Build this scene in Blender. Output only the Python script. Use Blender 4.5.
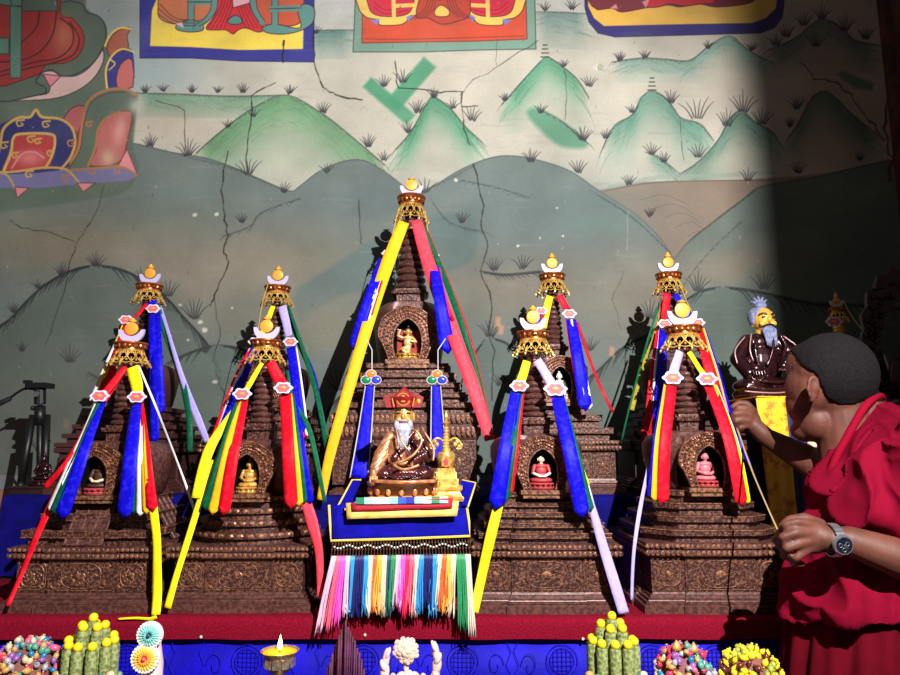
import bpy, math, random
import numpy as np
from mathutils import Vector, Matrix, Euler
random.seed(7)
for o in list(bpy.data.objects): bpy.data.objects.remove(o)
S = bpy.context.scene
COL = S.collection
PI = math.pi
# ---------------------------------------------------------------- camera
CAMZ, PITCH, F = 1.35, math.radians(9.0), 676.0
cam = bpy.data.cameras.new('camera'); cam.sensor_width = 36; cam.lens = F/900*36
cam.clip_start = 0.02
co = bpy.data.objects.new('camera', cam); COL.objects.link(co)
co.location = (0, 0, CAMZ); co.rotation_euler = (PI/2+PITCH, 0, 0)
S.camera = co
# ---------------------------------------------------------------- world, lights, exposure
W = bpy.data.worlds.new('world'); S.world = W; W.use_nodes = True
W.node_tree.nodes['Background'].inputs[0].default_value = (1.0, 0.9, 0.82, 1)
W.node_tree.nodes['Background'].inputs[1].default_value = 0.10
def light(name, kind, loc, energy, color, **kw):
    l = bpy.data.lights.new(name, kind); l.energy = energy; l.color = color
    for k, v in kw.items(): setattr(l, k, v)
    o = bpy.data.objects.new(name, l); COL.objects.link(o); o.location = loc
    return o
LP = Vector((0.66, -0.30, 2.60))
key = light('lamp_light', 'SPOT', LP, 640, (1.0, 0.97, 0.94), shadow_soft_size=0.008, spot_size=math.radians(100), spot_blend=0.6)
key.rotation_euler = (Vector((-0.15, 2.4, 1.45))-LP).to_track_quat('-Z', 'Y').to_euler()
S.view_settings.view_transform = 'Standard'; S.view_settings.look = 'None'
S.view_settings.exposure = 0.0; S.view_settings.gamma = 1.0
S.view_settings.use_curve_mapping = False

# ---------------------------------------------------------------- projection helpers
CP, SP = math.cos(PITCH), math.sin(PITCH)
def P(px, py, d):
    u = (px-450)/F; v = -(py-337.5)/F
    y = CP - v*SP; z = SP + v*CP
    return Vector((u*d/y, d, CAMZ + z*d/y))
def ZZ(py, d): return P(450, py, d).z
def M(px, d): return px*d/F            # pixel length to metres at a depth

# ---------------------------------------------------------------- materials
def lin(c): return tuple(((x/255)/12.92 if x/255 <= 0.04045 else ((x/255+0.055)/1.055)**2.4) for x in c[:3])
MATS = {}
def mat(name, c, rough=0.6, metal=0.0, c2=None, scale=30, bump=0.0, bscale=None, sheen=0.0, emit=None, coat=0.0, kind='noise', lo=0.42, hi=0.58, detail=4, spec=None):
    if name in MATS: return MATS[name]
    m = bpy.data.materials.new(name); m.use_nodes = True
    nt = m.node_tree; b = nt.nodes['Principled BSDF']
    b.inputs['Base Color'].default_value = (*lin(c), 1)
    b.inputs['Roughness'].default_value = rough; b.inputs['Metallic'].default_value = metal
    if spec is not None: b.inputs['Specular IOR Level'].default_value = spec
    if sheen:
        b.inputs['Sheen Weight'].default_value = sheen
    if coat: b.inputs['Coat Weight'].default_value = coat; b.inputs['Coat Roughness'].default_value = 0.15
    tc = nt.nodes.new('ShaderNodeTexCoord')
    def tex(sc):
        if kind == 'voronoi':
            t = nt.nodes.new('ShaderNodeTexVoronoi'); t.inputs['Scale'].default_value = sc; o = t.outputs['Distance']
        elif kind == 'wave':
            t = nt.nodes.new('ShaderNodeTexWave'); t.inputs['Scale'].default_value = sc; t.inputs['Distortion'].default_value = 6; o = t.outputs['Fac']
            t.inputs['Detail'].default_value = detail; t.inputs['Detail Scale'].default_value = 2.0
        else:
            t = nt.nodes.new('ShaderNodeTexNoise'); t.inputs['Scale'].default_value = sc; t.inputs['Detail'].default_value = detail; o = t.outputs['Fac']
        nt.links.new(tc.outputs['Object'], t.inputs['Vector'])
        return o
    if c2 is not None:
        o = tex(scale); r = nt.nodes.new('ShaderNodeValToRGB')
        r.color_ramp.elements[0].position = lo; r.color_ramp.elements[1].position = hi
        r.color_ramp.elements[0].color = (*lin(c), 1); r.color_ramp.elements[1].color = (*lin(c2), 1)
        nt.links.new(o, r.inputs['Fac']); nt.links.new(r.outputs['Color'], b.inputs['Base Color'])
    if bump:
        o = tex(bscale or scale); bn = nt.nodes.new('ShaderNodeBump'); bn.inputs['Strength'].default_value = bump
        bn.inputs['Distance'].default_value = 0.004
        nt.links.new(o, bn.inputs['Height']); nt.links.new(bn.outputs['Normal'], b.inputs['Normal'])
    if emit:
        b.inputs['Emission Color'].default_value = (*lin(emit[0]), 1); b.inputs['Emission Strength'].default_value = emit[1]
    MATS[name] = m
    return m
carved = mat('carved_copper', (58, 31, 30), 0.42, 0.2, c2=(142, 94, 74), scale=150, bump=0.6, bscale=110, kind='noise', lo=0.46, hi=0.72, detail=5)
plainc = mat('brown_copper', (72, 42, 39), 0.40, 0.2, c2=(102, 64, 56), scale=110, bump=0.2, bscale=120)
darkc = mat('dark_brown', (38, 20, 18), 0.5, 0.15, c2=(50, 26, 22), scale=20)
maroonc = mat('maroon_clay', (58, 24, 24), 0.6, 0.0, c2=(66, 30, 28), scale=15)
gilt = mat('rubbed_gilt', (150, 102, 72), 0.42, 0.3, c2=(86, 52, 44), scale=120, bump=0.2)
gilt2 = mat('arch_gilt', (84, 47, 38), 0.42, 0.35, c2=(160, 106, 74), scale=130, bump=0.3, lo=.45, hi=.65)
gold = mat('bright_gold', (246, 206, 112), 0.34, 0.55, c2=(214, 158, 76), scale=60, bump=0.15)
goldp = mat('gold_paint', (232, 160, 56), 0.5, 0.2)
copperr = mat('copper_rim', (190, 112, 58), 0.3, 0.7, c2=(150, 78, 40), scale=60)
moonm = mat('moon_white', (182, 174, 214), 0.5, 0.0)
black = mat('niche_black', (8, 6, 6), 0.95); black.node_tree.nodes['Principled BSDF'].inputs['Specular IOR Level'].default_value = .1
blackp = mat('black_plastic', (16, 16, 18), 0.45, bump=0.05)
def satin(name, c, hl=22, **kw):
    c2 = tuple(min(255, x+hl) for x in c)
    return mat(name, c, 0.55, 0.0, c2=c2, scale=70, bump=0.35, bscale=60, lo=0.52, hi=0.60, spec=0.18, **kw)
BLUE = satin('blue_satin', (12, 4, 196), 22); RED = satin('red_satin', (214, 10, 34), 16)
GREEN = satin('green_satin', (4, 84, 54), 10); YEL = satin('yellow_satin', (246, 222, 20), 8)
ORA = satin('orange_satin', (246, 178, 24), 8); WHI = satin('white_satin', (228, 224, 232), 8)
LIL = satin('lilac_satin', (172, 158, 232), 8); DRED = satin('deep_red_satin', (176, 18, 34), 12)
DBLUE = satin('deep_blue_satin', (14, 16, 120), 14); PINK = satin('coral_satin', (226, 60, 78), 14)
OLIV = satin('olive_satin', (150, 130, 30), 10)
RC = dict(b=BLUE, r=RED, g=GREEN, y=YEL, o=ORA, w=WHI, l=LIL, d=DRED, n=DBLUE, p=PINK, v=OLIV)
CN = dict(b='blue', r='red', g='green', y='yellow', o='orange', w='white', l='lilac', d='dark red', n='dark blue', p='coral', v='olive')

# ---------------------------------------------------------------- mesh primitives: each returns (verts, faces)
def join(*ms):
    V, Fc = [], []
    for v, f in ms:
        n = len(V); V += [Vector(a) for a in v]; Fc += [[i+n for i in q] for q in f]
    return V, Fc
def box(x0, x1, y0, y1, z0, z1):
    v = [(x, y, z) for z in (z0, z1) for y in (y0, y1) for x in (x0, x1)]
    return [Vector(a) for a in v], [[0, 2, 3, 1], [4, 5, 7, 6], [0, 1, 5, 4], [2, 6, 7, 3], [0, 4, 6, 2], [1, 3, 7, 5]]
def loft(plan, prof, sy=1.0):
    """stack plan polygon scaled by hw at each (z, hw)"""
    n = len(plan); V, Fc = [], []
    for z, h in prof:
        V += [Vector((x*h, y*h*sy, z)) for x, y in plan]
    for i in range(len(prof)-1):
        for k in range(n):
            a, b = i*n+k, i*n+(k+1) % n
            Fc.append([a, b, b+n, a+n])
    Fc.append(list(range(n))[::-1]); m = (len(prof)-1)*n
    Fc.append([m+k for k in range(n)])
    return V, Fc
def circ(n): return [(math.cos(2*PI*k/n), math.sin(2*PI*k/n)) for k in range(n)]
SQ = [(-1, -1), (1, -1), (1, 1), (-1, 1)]
def redent(a=0.52, p=0.05):
    q = [(-1, -1+p), (-a, -1+p), (-a, -1), (a, -1), (a, -1+p), (1-p, -1+p)]
    out = []
    for r in range(4):
        c, s = round(math.cos(r*PI/2)), round(math.sin(r*PI/2))
        pts = [(-1+p, -1+p), (-a, -1+p), (-a, -1), (a, -1), (a, -1+p)]
        out += [(x*c-y*s, x*s+y*c) for x, y in pts]
    return out
RED_ = redent()
def octa(): 
    t = 0.62
    return [(-t, -1), (t, -1), (1, -t), (1, t), (t, 1), (-t, 1), (-1, t), (-1, -t)]
def ell(c, r, nu=12, nv=8, rot=None):
    c = Vector(c); r = r if hasattr(r, '__len__') else (r, r, r)
    V = [Vector((0, 0, -r[2]))]; Fc = []
    for j in range(1, nv):
        t = -PI/2+PI*j/nv
        for i in range(nu):
            p = 2*PI*i/nu
            V.append(Vector((r[0]*math.cos(t)*math.cos(p), r[1]*math.cos(t)*math.sin(p), r[2]*math.sin(t))))
    V.append(Vector((0, 0, r[2]))); N = len(V)-1
    for i in range(nu):
        Fc.append([0, 1+(i+1) % nu, 1+i]); Fc.append([N, N-nu+i, N-nu+(i+1) % nu])
    for j in range(nv-2):
        for i in range(nu):
            a = 1+j*nu+i; b = 1+j*nu+(i+1) % nu
            Fc.append([a, b, b+nu, a+nu])
    if rot: 
        R = Euler(rot).to_matrix(); V = [R @ v for v in V]
    return [v+c for v in V], Fc
def tube(path, r, n=6, closed=False):
    path = [Vector(p) for p in path]; m = len(path)
    if not hasattr(r, '__len__'): r = [r]*m
    V, Fc = [], []
    up = None
    for i, p in enumerate(path):
        a = path[(i-1) % m] if (i > 0 or closed) else p
        b = path[(i+1) % m] if (i < m-1 or closed) else p
        t = (b-a)
        if t.length < 1e-9: t = Vector((0, 0, 1))
        t.normalize()
        if up is None:
            up = Vector((0, 0, 1)) if abs(t.z) < 0.9 else Vector((0, 1, 0))
        s = t.cross(up)
        if s.length < 1e-6: s = t.cross(Vector((1, 0, 0)))
        s.normalize(); up = s.cross(t).normalized()
        for k in range(n):
            q = 2*PI*k/n
            V.append(p + (s*math.cos(q)+up*math.sin(q))*r[i])
    for i in range(m if closed else m-1):
        for k in range(n):
            a = i*n+k; b = i*n+(k+1) % n; j = ((i+1) % m)*n
            Fc.append([a, b, j+(k+1) % n, j+k])
    if not closed:
        Fc.append(list(range(n))[::-1]); Fc.append([(m-1)*n+k for k in range(n)])
    return V, Fc
def capsule(p, q, r1, r2, n=14):
    p, q = Vector(p), Vector(q)
    return join(tube([p, p.lerp(q, .33), p.lerp(q, .67), q], [r1, r1+(r2-r1)*.33, r1+(r2-r1)*.67, r2], n), ell(p, r1, n, 8), ell(q, r2, n, 8))
def prism(poly, y0, y1):
    """poly in xz, extruded along y"""
    n = len(poly)
    V = [Vector((x, y0, z)) for x, z in poly]+[Vector((x, y1, z)) for x, z in poly]
    return V, [list(range(n))]+[[n+k for k in range(n)][::-1]]+[[k, k+n, (k+1) % n+n, (k+1) % n] for k in range(n)]
def ringplate(outer, inner, y0, y1):
    n = len(outer)
    V = [Vector((x, y, z)) for y in (y0, y1) for pl in (outer, inner) for x, z in pl]
    Fc = []
    for k in range(n):
        j = (k+1) % n
        Fc += [[k, j, n+j, n+k], [2*n+k, 3*n+k, 3*n+j, 2*n+j], [k, 2*n+k, 2*n+j, j], [n+k, n+j, 3*n+j, 3*n+k]]
    return V, Fc
def xf(m, loc=(0, 0, 0), rot=(0, 0, 0), sc=1.0):
    R = Euler(rot).to_matrix(); loc = Vector(loc)
    s = sc if hasattr(sc, '__len__') else (sc, sc, sc)
    return [R @ Vector((v[0]*s[0], v[1]*s[1], v[2]*s[2])) + loc for v in m[0]], m[1]
def cat(pts, n=6, closed=False):
    """Catmull-Rom through vectors"""
    pts = [Vector(p) for p in pts]; m = len(pts); out = []
    for i in range(m if closed else m-1):
        g = (lambda k: pts[k % m]) if closed else (lambda k: pts[max(0, min(m-1, k))])
        a, b, c, d = g(i-1), g(i), g(i+1), g(i+2)
        for s in range(n):
            t = s/n
            out.append(0.5*((2*b)+(c-a)*t+(2*a-5*b+4*c-d)*t*t+(3*b-a-3*c+d)*t*t*t))
    if not closed: out.append(pts[-1])
    return out

# ---------------------------------------------------------------- object helpers
WL = {}
def ob(name, md, m, parent=None, smooth=False, world=False, mods=None):
    V, Fc = md
    V = [Vector(v) for v in V]
    loc = Vector((0, 0, 0))
    if parent is None:
        xs = [v.x for v in V]; ys = [v.y for v in V]; zs = [v.z for v in V]
        loc = Vector(((min(xs)+max(xs))/2, (min(ys)+max(ys))/2, min(zs)))
        V = [v-loc for v in V]
    elif world:
        w = WL[parent]; V = [v-w for v in V]
    me = bpy.data.meshes.new(name); me.from_pydata([tuple(v) for v in V], [], Fc); me.validate(); me.update()
    if m: me.materials.append(m)
    if smooth: me.shade_smooth()
    o = bpy.data.objects.new(name, me); COL.objects.link(o)
    o.location = loc
    if parent is not None: o.parent = parent; WL[o] = WL[parent]
    else: WL[o] = loc.copy()
    if smooth == 'angle':
        me.shade_smooth()
        try:
            me.set_sharp_from_angle(angle=math.radians(38))
        except Exception: pass
    return o
def remesh(o, vox, smooth_it=4):
    r = o.modifiers.new('r', 'REMESH'); r.mode = 'VOXEL'; r.voxel_size = vox; r.use_smooth_shade = True
    if smooth_it:
        s = o.modifiers.new('s', 'SMOOTH'); s.iterations = smooth_it; s.factor = 0.5
    return o
def bake(o, fn=None):
    """freeze the modifiers and move every vertex along its normal by fn(co, normal)"""
    dg = bpy.context.evaluated_depsgraph_get(); dg.update()
    me = bpy.data.meshes.new_from_object(o.evaluated_get(dg)); nm = o.data.name
    o.modifiers.clear(); o.data = me; me.name = nm
    n = len(me.vertices); co_ = np.empty(n*3); me.vertices.foreach_get('co', co_); co_ = co_.reshape(-1, 3)
    if fn is not None:
        no = np.empty(n*3); me.vertices.foreach_get('normal', no); no = no.reshape(-1, 3)
        w = np.array(WL[o]); co_ = co_ + no*fn(co_+w, no)[:, None]
        me.vertices.foreach_set('co', co_.ravel()); me.update()
    me.shade_smooth()
    return o
def tag(o, label, cat_, group=None, kind=None):
    if label: o['label'] = label
    if cat_: o['category'] = cat_
    if group: o['group'] = group
    if kind: o['kind'] = kind
    return o
def thing(name, label, cat_, loc, group=None):
    o = bpy.data.objects.new(name, None); COL.objects.link(o); o.location = loc
    o.empty_display_size = 0.05; WL[o] = Vector(loc)
    return tag(o, label, cat_, group)
def struct(name, md, m):
    o = ob(name, md, m); o['kind'] = 'structure'; return o
def dup(root, loc):
    r = root.copy(); COL.objects.link(r); r.location = loc; WL[r] = Vector(loc)
    for ch in list(root.children):
        c = ch.copy(); COL.objects.link(c); c.parent = r
        for g in ch.children:
            e = g.copy(); COL.objects.link(e); e.parent = c
    return r
# ================================================================ mural wall
WY = 2.75
class Canvas:
    def __init__(s):
        core = np.arange(-2.02, 1.93, 0.0027)
        s.x = np.concatenate([[-4.0, -3.0, -2.4], core, [1.93]])
        cz = np.arange(0.98, 3.42, 0.0028)
        s.z = np.concatenate([[0.0, 0.5], cz, [3.9]])
        X, Z = np.meshgrid(s.x, s.z)
        ry = WY; rz = Z-CAMZ
        fd = ry*CP+rz*SP; ud = -ry*SP+rz*CP
        s.U = X/fd*F+450; s.V = 337.5-F*ud/fd
        s.C = np.zeros(X.shape+(3,)); s.C[:] = (197, 192, 177)
    def sl(s, u0, v0, u1, v1):
        c = [P(u, v, WY) for u in (u0, u1) for v in (v0, v1)]
        i0 = np.searchsorted(s.x, min(p.x for p in c)); i1 = np.searchsorted(s.x, max(p.x for p in c))+1
        j0 = np.searchsorted(s.z, min(p.z for p in c)); j1 = np.searchsorted(s.z, max(p.z for p in c))+1
        return slice(max(0, j0-1), j1+1), slice(max(0, i0-1), i1+1)
    def put(s, w, a, col):
        a = a[..., None]; s.C[w] = s.C[w]*(1-a)+np.array(col, float)*a
    def soft(s, u, v, ru, rv, col, a=0.6, ang=0):
        r = max(ru, rv)*2.2
        w = s.sl(u-r, v-r, u+r, v+r); U = s.U[w]-u; V = s.V[w]-v
        ca, sa = math.cos(ang), math.sin(ang)
        q = ((U*ca+V*sa)/ru)**2+((-U*sa+V*ca)/rv)**2
        s.put(w, a*np.exp(-q*1.2), col)
    def poly(s, pts, col, a=1.0, edge=0.8, sm=0, fade=None, out=None, ow=1.0):
        pts = [(float(x), float(y)) for x, y in pts]
        if sm: pts = [(p.x, p.y) for p in cat([(x, y, 0) for x, y in pts], sm, True)]
        us = [p[0] for p in pts]; vs = [p[1] for p in pts]
        w = s.sl(min(us)-3, min(vs)-3, max(us)+3, max(vs)+3); U = s.U[w]; V = s.V[w]
        if U.size == 0: return
        ins = np.zeros(U.shape, bool); dd = np.full(U.shape, 1e9)
        n = len(pts)
        for i in range(n):
            x0, y0 = pts[i]; x1, y1 = pts[(i+1) % n]
            if y0 != y1:
                c = ((y0 > V) != (y1 > V)) & (U < (x1-x0)*(V-y0)/(y1-y0)+x0); ins ^= c
            dx, dy = x1-x0, y1-y0; L = dx*dx+dy*dy+1e-9
            t = np.clip(((U-x0)*dx+(V-y0)*dy)/L, 0, 1)
            dd = np.minimum(dd, (U-x0-t*dx)**2+(V-y0-t*dy)**2)
        dd = np.sqrt(dd); sd = np.where(ins, dd, -dd)
        al = np.clip(sd/edge+0.5, 0, 1)*a
        if fade: al = al*fade(U, V)
        s.put(w, al, col)
        if out: s.stroke(pts+[pts[0]], ow, ow, out, sm=0)
    def stroke(s, pts, w0=1.0, w1=1.0, col=(40, 44, 46), a=0.85, sm=5, soft=0.7):
        if sm and len(pts) > 2: pts = [(p.x, p.y) for p in cat([(x, y, 0) for x, y in pts], sm)]
        us = [p[0] for p in pts]; vs = [p[1] for p in pts]; m = max(w0, w1)+2
        w = s.sl(min(us)-m, min(vs)-m, max(us)+m, max(vs)+m); U = s.U[w]; V = s.V[w]
        if U.size == 0: return
        al = np.zeros(U.shape); n = len(pts)-1
        for i in range(n):
            x0, y0 = pts[i]; x1, y1 = pts[i+1]
            dx, dy = x1-x0, y1-y0; L = dx*dx+dy*dy+1e-9
            t = np.clip(((U-x0)*dx+(V-y0)*dy)/L, 0, 1)
            d = np.sqrt((U-x0-t*dx)**2+(V-y0-t*dy)**2)
            hw = (w0+(w1-w0)*(i+t)/n)/2
            al = np.maximum(al, np.clip((hw-d)/soft+0.5, 0, 1))
        s.put(w, al*a, col)
cv = Canvas(); R = random.Random(3)
INK = (52, 54, 56)
def tuft(x, y, h=12, n=6, col=INK, sp=1.0, a=0.8):
    for k in range(n):
        t = (k-(n-1)/2)/max(1, (n-1)/2)
        l = h*(1-0.35*abs(t))*R.uniform(.85, 1.15)
        dx = t*h*0.6*sp+R.uniform(-1, 1)
        cv.stroke([(x+t*h*0.20, y+R.uniform(-1, 1)), (x+t*h*0.30+dx*.25, y-l*.6), (x+dx*1.25, y-l)], 1.45, 0.35, col, min(1, a*1.05), 3)
def comb(pts, L=14, step=4, col=INK, a=0.75, side=1, w=1.4, base=1.1, dr=.42):
    pts = [(p.x, p.y) for p in cat([(x, y, 0) for x, y in pts], 8)]
    if base: cv.stroke(pts, base, base, col, a*.7, 0)
    acc = 0
    for i in range(1, len(pts)):
        x0, y0 = pts[i-1]; x1, y1 = pts[i]; d = math.hypot(x1-x0, y1-y0)+1e-6; acc += d
        if acc > step:
            acc = 0; tx, ty = (x1-x0)/d, (y1-y0)/d
            l = L*R.uniform(.6, 1.15)
            dirx = side*tx; 
            ex, ey = x1+dirx*l*1.0+R.uniform(-1, 1), y1+side*ty*l*.75+l*dr
            mx, my = x1+dirx*l*0.55, y1+side*ty*l*.45+l*dr*.25
            cv.stroke([(x1, y1+1), (mx, my), (ex, ey)], w, 0.4, col, a, 3)
def hill(pts, col, depth=40, a=0.95, line=INK, lw=1.0, grass=9):
    pp = [(p.x, p.y) for p in cat([(x, y, 0) for x, y in pts], 8)]
    pp.sort(); xs = np.array([p[0] for p in pp]); ys = np.array([p[1] for p in pp])
    cap = max(p[1] for p in pp)+depth
    fd = lambda U, V: np.exp(-(np.clip((V-np.interp(U, xs, ys))/depth, 0, 9))**1.6)
    fd2 = lambda U, V: fd(U, V)*np.clip((U-xs[0])/14, 0, 1)*np.clip((xs[-1]-U)/14, 0, 1)
    cv.poly(pp+[(pp[-1][0], pp[-1][1]+depth*1.2), (pp[0][0], pp[0][1]+depth*1.2)], col, a, fade=fd2, edge=1.5)
    if depth > 12:
        for k in range(int((xs[-1]-xs[0])*.9)):     # dry brush hatching down the slope
            x = R.uniform(xs[0]+4, xs[-1]-4); y = np.interp(x, xs, ys)+R.uniform(1, depth*.7); sl = (np.interp(x+4, xs, ys)-np.interp(x-4, xs, ys))/8
            l = R.uniform(6, 16); s_ = 1 if sl > 0 else -1
            cc_ = R.choice([tuple(v*.82 for v in col), tuple(min(255, v*1.12+10) for v in col)])
            cv.stroke([(x, y), (x+s_*l*.6, y+abs(sl)*l*.5+l*.10), (x+s_*l, y+abs(sl)*l+l*.30)], .9, .5, cc_, .35, 3)
    if lw: cv.stroke(pp, lw, lw, line, .6, 0)
    if grass:
        top = min(range(len(pp)), key=lambda i: pp[i][1])
        if top > 8: comb(pp[::-8][-max(2, (top//8)):][::-1][::-1] if False else pp[:top+1:6][::-1], grass, 4.5, line, .45, 1, 1.0, 0)
        if len(pp)-top > 8: comb(pp[top::6], grass, 4.5, line, .45, 1, 1.0, 0)

# sky and field tones
cv.soft(90, 20, 130, 70, (138, 150, 150), .95); cv.soft(150, 75, 60, 30, (150, 172, 178), .7)
cv.soft(335, 10, 40, 30, (190, 192, 192), .8); cv.soft(560, 15, 45, 30, (186, 186, 184), .7)
cv.soft(330, 60, 60, 30, (200, 198, 184), .5); cv.soft(480, 75, 160, 30, (206, 200, 184), .6)
cv.soft(170, 120, 50, 25, (205, 190, 172), .7); cv.soft(250, 165, 90, 25, (196, 196, 180), .7)
cv.soft(640, 170, 120, 35, (190, 186, 172), .6); cv.soft(830, 60, 90, 130, (176, 150, 138), .85)
cv.soft(850, 150, 60, 60, (170, 146, 130), .7)
G1, G2, TE = (104, 156, 116), (72, 150, 112), (98, 148, 128)
hill([(135, 93), (180, 94), (230, 96), (285, 95)], (118, 158, 130), 20, grass=6)
hill([(305, 31), (330, 30), (356, 30)], (100, 136, 130), 24, grass=0); hill([(533, 12), (560, 12), (590, 14)], (112, 140, 130), 30, grass=6)
hill([(196, 153), (220, 132), (250, 110), (285, 95), (320, 112), (350, 135), (385, 165)], (100, 150, 108), 44)
for (a_, b_, c_, d_, th) in ((367, 82, 411, 120, 13), (392, 106, 430, 62, 16)):
    L = math.hypot(c_-a_, d_-b_); nx, ny = -(d_-b_)/L*th/2, (c_-a_)/L*th/2
    cv.poly([(a_+nx, b_+ny), (a_-nx, b_-ny), (c_-nx, d_-ny), (c_+nx, d_+ny)], G2, .9, 3)
cv.poly([(527, 113), (537, 108), (560, 120), (585, 140), (584, 148), (560, 146), (540, 130)], (88, 150, 118), .9, 5, sm=4)
comb([(537, 108), (560, 120), (586, 141)], 10, 4, INK, .5)
hill([(395, 150), (412, 130), (427, 103), (434, 97), (450, 108), (465, 126), (482, 142)], G2, 26)
hill([(502, 104), (525, 78), (542, 60), (548, 57), (562, 66), (578, 80), (589, 98)], (84, 154, 118), 26)
hill([(612, 62), (640, 58), (665, 59), (690, 60), (710, 45), (730, 36), (748, 50), (775, 64)], (124, 160, 146), 17)
hill([(603, 147), (615, 125), (632, 115), (642, 97), (653, 91), (668, 100), (680, 117), (700, 124), (714, 141)], TE, 30)
hill([(645, 152), (660, 158), (680, 174)], (110, 150, 132), 14, grass=8)
hill([(680, 174), (700, 160), (718, 140), (730, 118), (742, 111), (755, 122), (770, 130), (783, 148)], (92, 132, 114), 34)
cv.soft(730, 160, 45, 12, (196, 190, 172), .5, -.4)
hill([(768, 50), (795, 38), (812, 24), (825, 19), (842, 28), (855, 40), (880, 45)], (104, 112, 98), 24)
hill([(788, 138), (800, 120), (812, 98), (825, 91), (838, 100), (850, 112), (878, 136)], (84, 108, 88), 26)
cv.poly([(836, 74), (843, 71), (874, 84), (872, 90), (855, 88)], (88, 112, 92), .9, 4)
# ground under the pale fields
cv.poly([(600, 190), (640, 182), (740, 180), (800, 176), (900, 165), (930, 600), (600, 600)], (142, 122, 106), 1, 2)
cv.stroke([(605, 191), (650, 183), (700, 181), (775, 180)], 1.2, 1.0, (90, 76, 66), .8)
cv.stroke([(610, 187), (660, 177), (710, 176), (780, 172)], 4, 4, (150, 166, 152), .6)
for k in range(5): cv.stroke([(640+k*12, 200+k*9), (665+k*9, 195+k*9), (690+k*6, 206+k*9)], 1, .5, (96, 82, 72), .6)
big = [(-160, 150), (-60, 165), (60, 150), (100, 146), (130, 143), (170, 152), (205, 158), (235, 168), (262, 180), (290, 191), (300, 186), (320, 171), (345, 161), (365, 161), (385, 172), (402, 185), (413, 193), (432, 187), (460, 170), (490, 158), (515, 156), (545, 162), (572, 172), (595, 188), (620, 204), (640, 218), (660, 238), (676, 262), (676, 700), (-160, 700)]
big_s = [(p.x, p.y) for p in cat([(x, y, 0) for x, y in big[:-2]], 5)]
cv.poly(big_s+big[-2:], (108, 121, 118), 1, 1.2)
cv.stroke(big_s, 1.3, 1.3, (70, 76, 76), .7, 0)
rb = [(672, 262), (690, 240), (715, 221), (740, 202), (758, 188), (785, 182), (815, 177), (845, 170), (890, 160)]
rbs = [(p.x, p.y) for p in cat([(x, y, 0) for x, y in rb], 5)]
cv.poly(rbs+[(960, 150), (960, 700), (676, 700)], (98, 112, 104), 1, 1.2)
cv.stroke(rbs, 1.3, 1.3, (60, 64, 60), .7, 0)
cv.soft(160, 215, 130, 22, (96, 114, 110), .7); cv.soft(60, 245, 130, 38, (122, 112, 96), .95)
cv.soft(260, 268, 120, 46, (142, 133, 116), .95); cv.soft(170, 260, 60, 22, (148, 134, 120), .6)
cv.soft(560, 215, 110, 45, (98, 116, 116), .7); cv.soft(520, 290, 120, 40, (130, 122, 108), .9)
cv.soft(370, 200, 70, 18, (104, 122, 126), .6); cv.soft(740, 265, 70, 22, (138, 122, 106), .75, -.2)
cv.poly([(296, 292), (330, 268), (366, 244), (400, 226), (470, 214), (470, 262), (400, 282), (350, 293), (318, 308), (300, 322)], (92, 113, 113), .75, 5, sm=5)
cv.soft(330, 330, 50, 30, (134, 128, 110), .8); cv.soft(640, 300, 60, 60, (128, 120, 106), .75)
cv.soft(200, 290, 30, 14, (160, 140, 124), .5); cv.soft(236, 320, 60, 34, (132, 126, 112), .6)
cv.soft(600, 225, 30, 14, (112, 142, 132), .4)
# lower dark hills with brushed grass rims
def darkhill(pts, col, L=15, dep=110):
    s_ = [(p.x, p.y) for p in cat([(x, y, 0) for x, y in pts], 6)]
    xs = np.array([p[0] for p in s_]); ys = np.array([p[1] for p in s_]); x0, x1 = xs[0], xs[-1]
    fd = lambda U, V: np.exp(-(np.clip((V-np.interp(U, xs, ys))/dep, 0, 9))**1.6)*np.clip((U-x0)/8, 0, 1)*np.clip((x1-U)/8, 0, 1)
    cv.poly(s_+[(pts[-1][0], 700), (pts[0][0], 700)], col, .92, 1.5, fade=fd)
    top = min(range(len(s_)), key=lambda i: s_[i][1])
    D = (34, 42, 44)
    if top > 3: comb(s_[:top+1:4][::-1], L*1.35, 4.2, D, .95, 1, 2.2, 1.0, dr=.75)
    if len(s_)-top > 4: comb(s_[top::4], L*1.35, 4.2, D, .95, 1, 2.2, 1.0, dr=.75)
darkhill([(-60, 380), (-20, 340), (10, 318), (35, 292), (60, 275), (85, 266), (110, 266), (135, 275), (165, 296), (185, 318), (205, 340), (216, 360)], (92, 104, 98))
darkhill([(172, 360), (190, 352), (215, 345), (240, 348), (262, 362), (285, 380)], (92, 110, 104), 12)
darkhill([(300, 470), (325, 415), (345, 392), (372, 372), (400, 365)], (88, 104, 98), 15)
darkhill([(462, 380), (480, 344), (494, 338), (512, 346), (535, 362)], (94, 110, 104), 13)
darkhill([(540, 470), (570, 400), (600, 368), (625, 345), (650, 332), (690, 296), (720, 287), (755, 290), (785, 297), (820, 303), (860, 304), (930, 310)], (90, 106, 98), 16)
comb([(480, 271), (505, 274), (540, 271)], 15, 3.4, (34, 42, 44), .85, 1, 1.8, 1.6)
comb([(530, 198), (500, 188), (462, 180)], 9, 5, INK, .5, 1, 1.2, 1)
comb([(430, 198), (450, 222), (485, 232)], 10, 5, INK, .5, 1, 1.2, 1)
comb([(222, 236), (250, 226), (262, 212), (300, 198)], 12, 6, INK, .6, -1, 1.2, .8)
comb([(660, 320), (700, 262), (740, 222)], 9, 4, (40, 46, 42), .5, 1, 1.1, 0.6)
comb([(590, 190), (630, 215), (668, 250)], 12, 4.5, (56, 62, 62), .5, 1, 1.1, 0.6)
comb([(180, 155), (230, 167), (270, 184)], 10, 4.5, (60, 66, 66), .5, 1, 1.0, 0.6)
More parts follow.
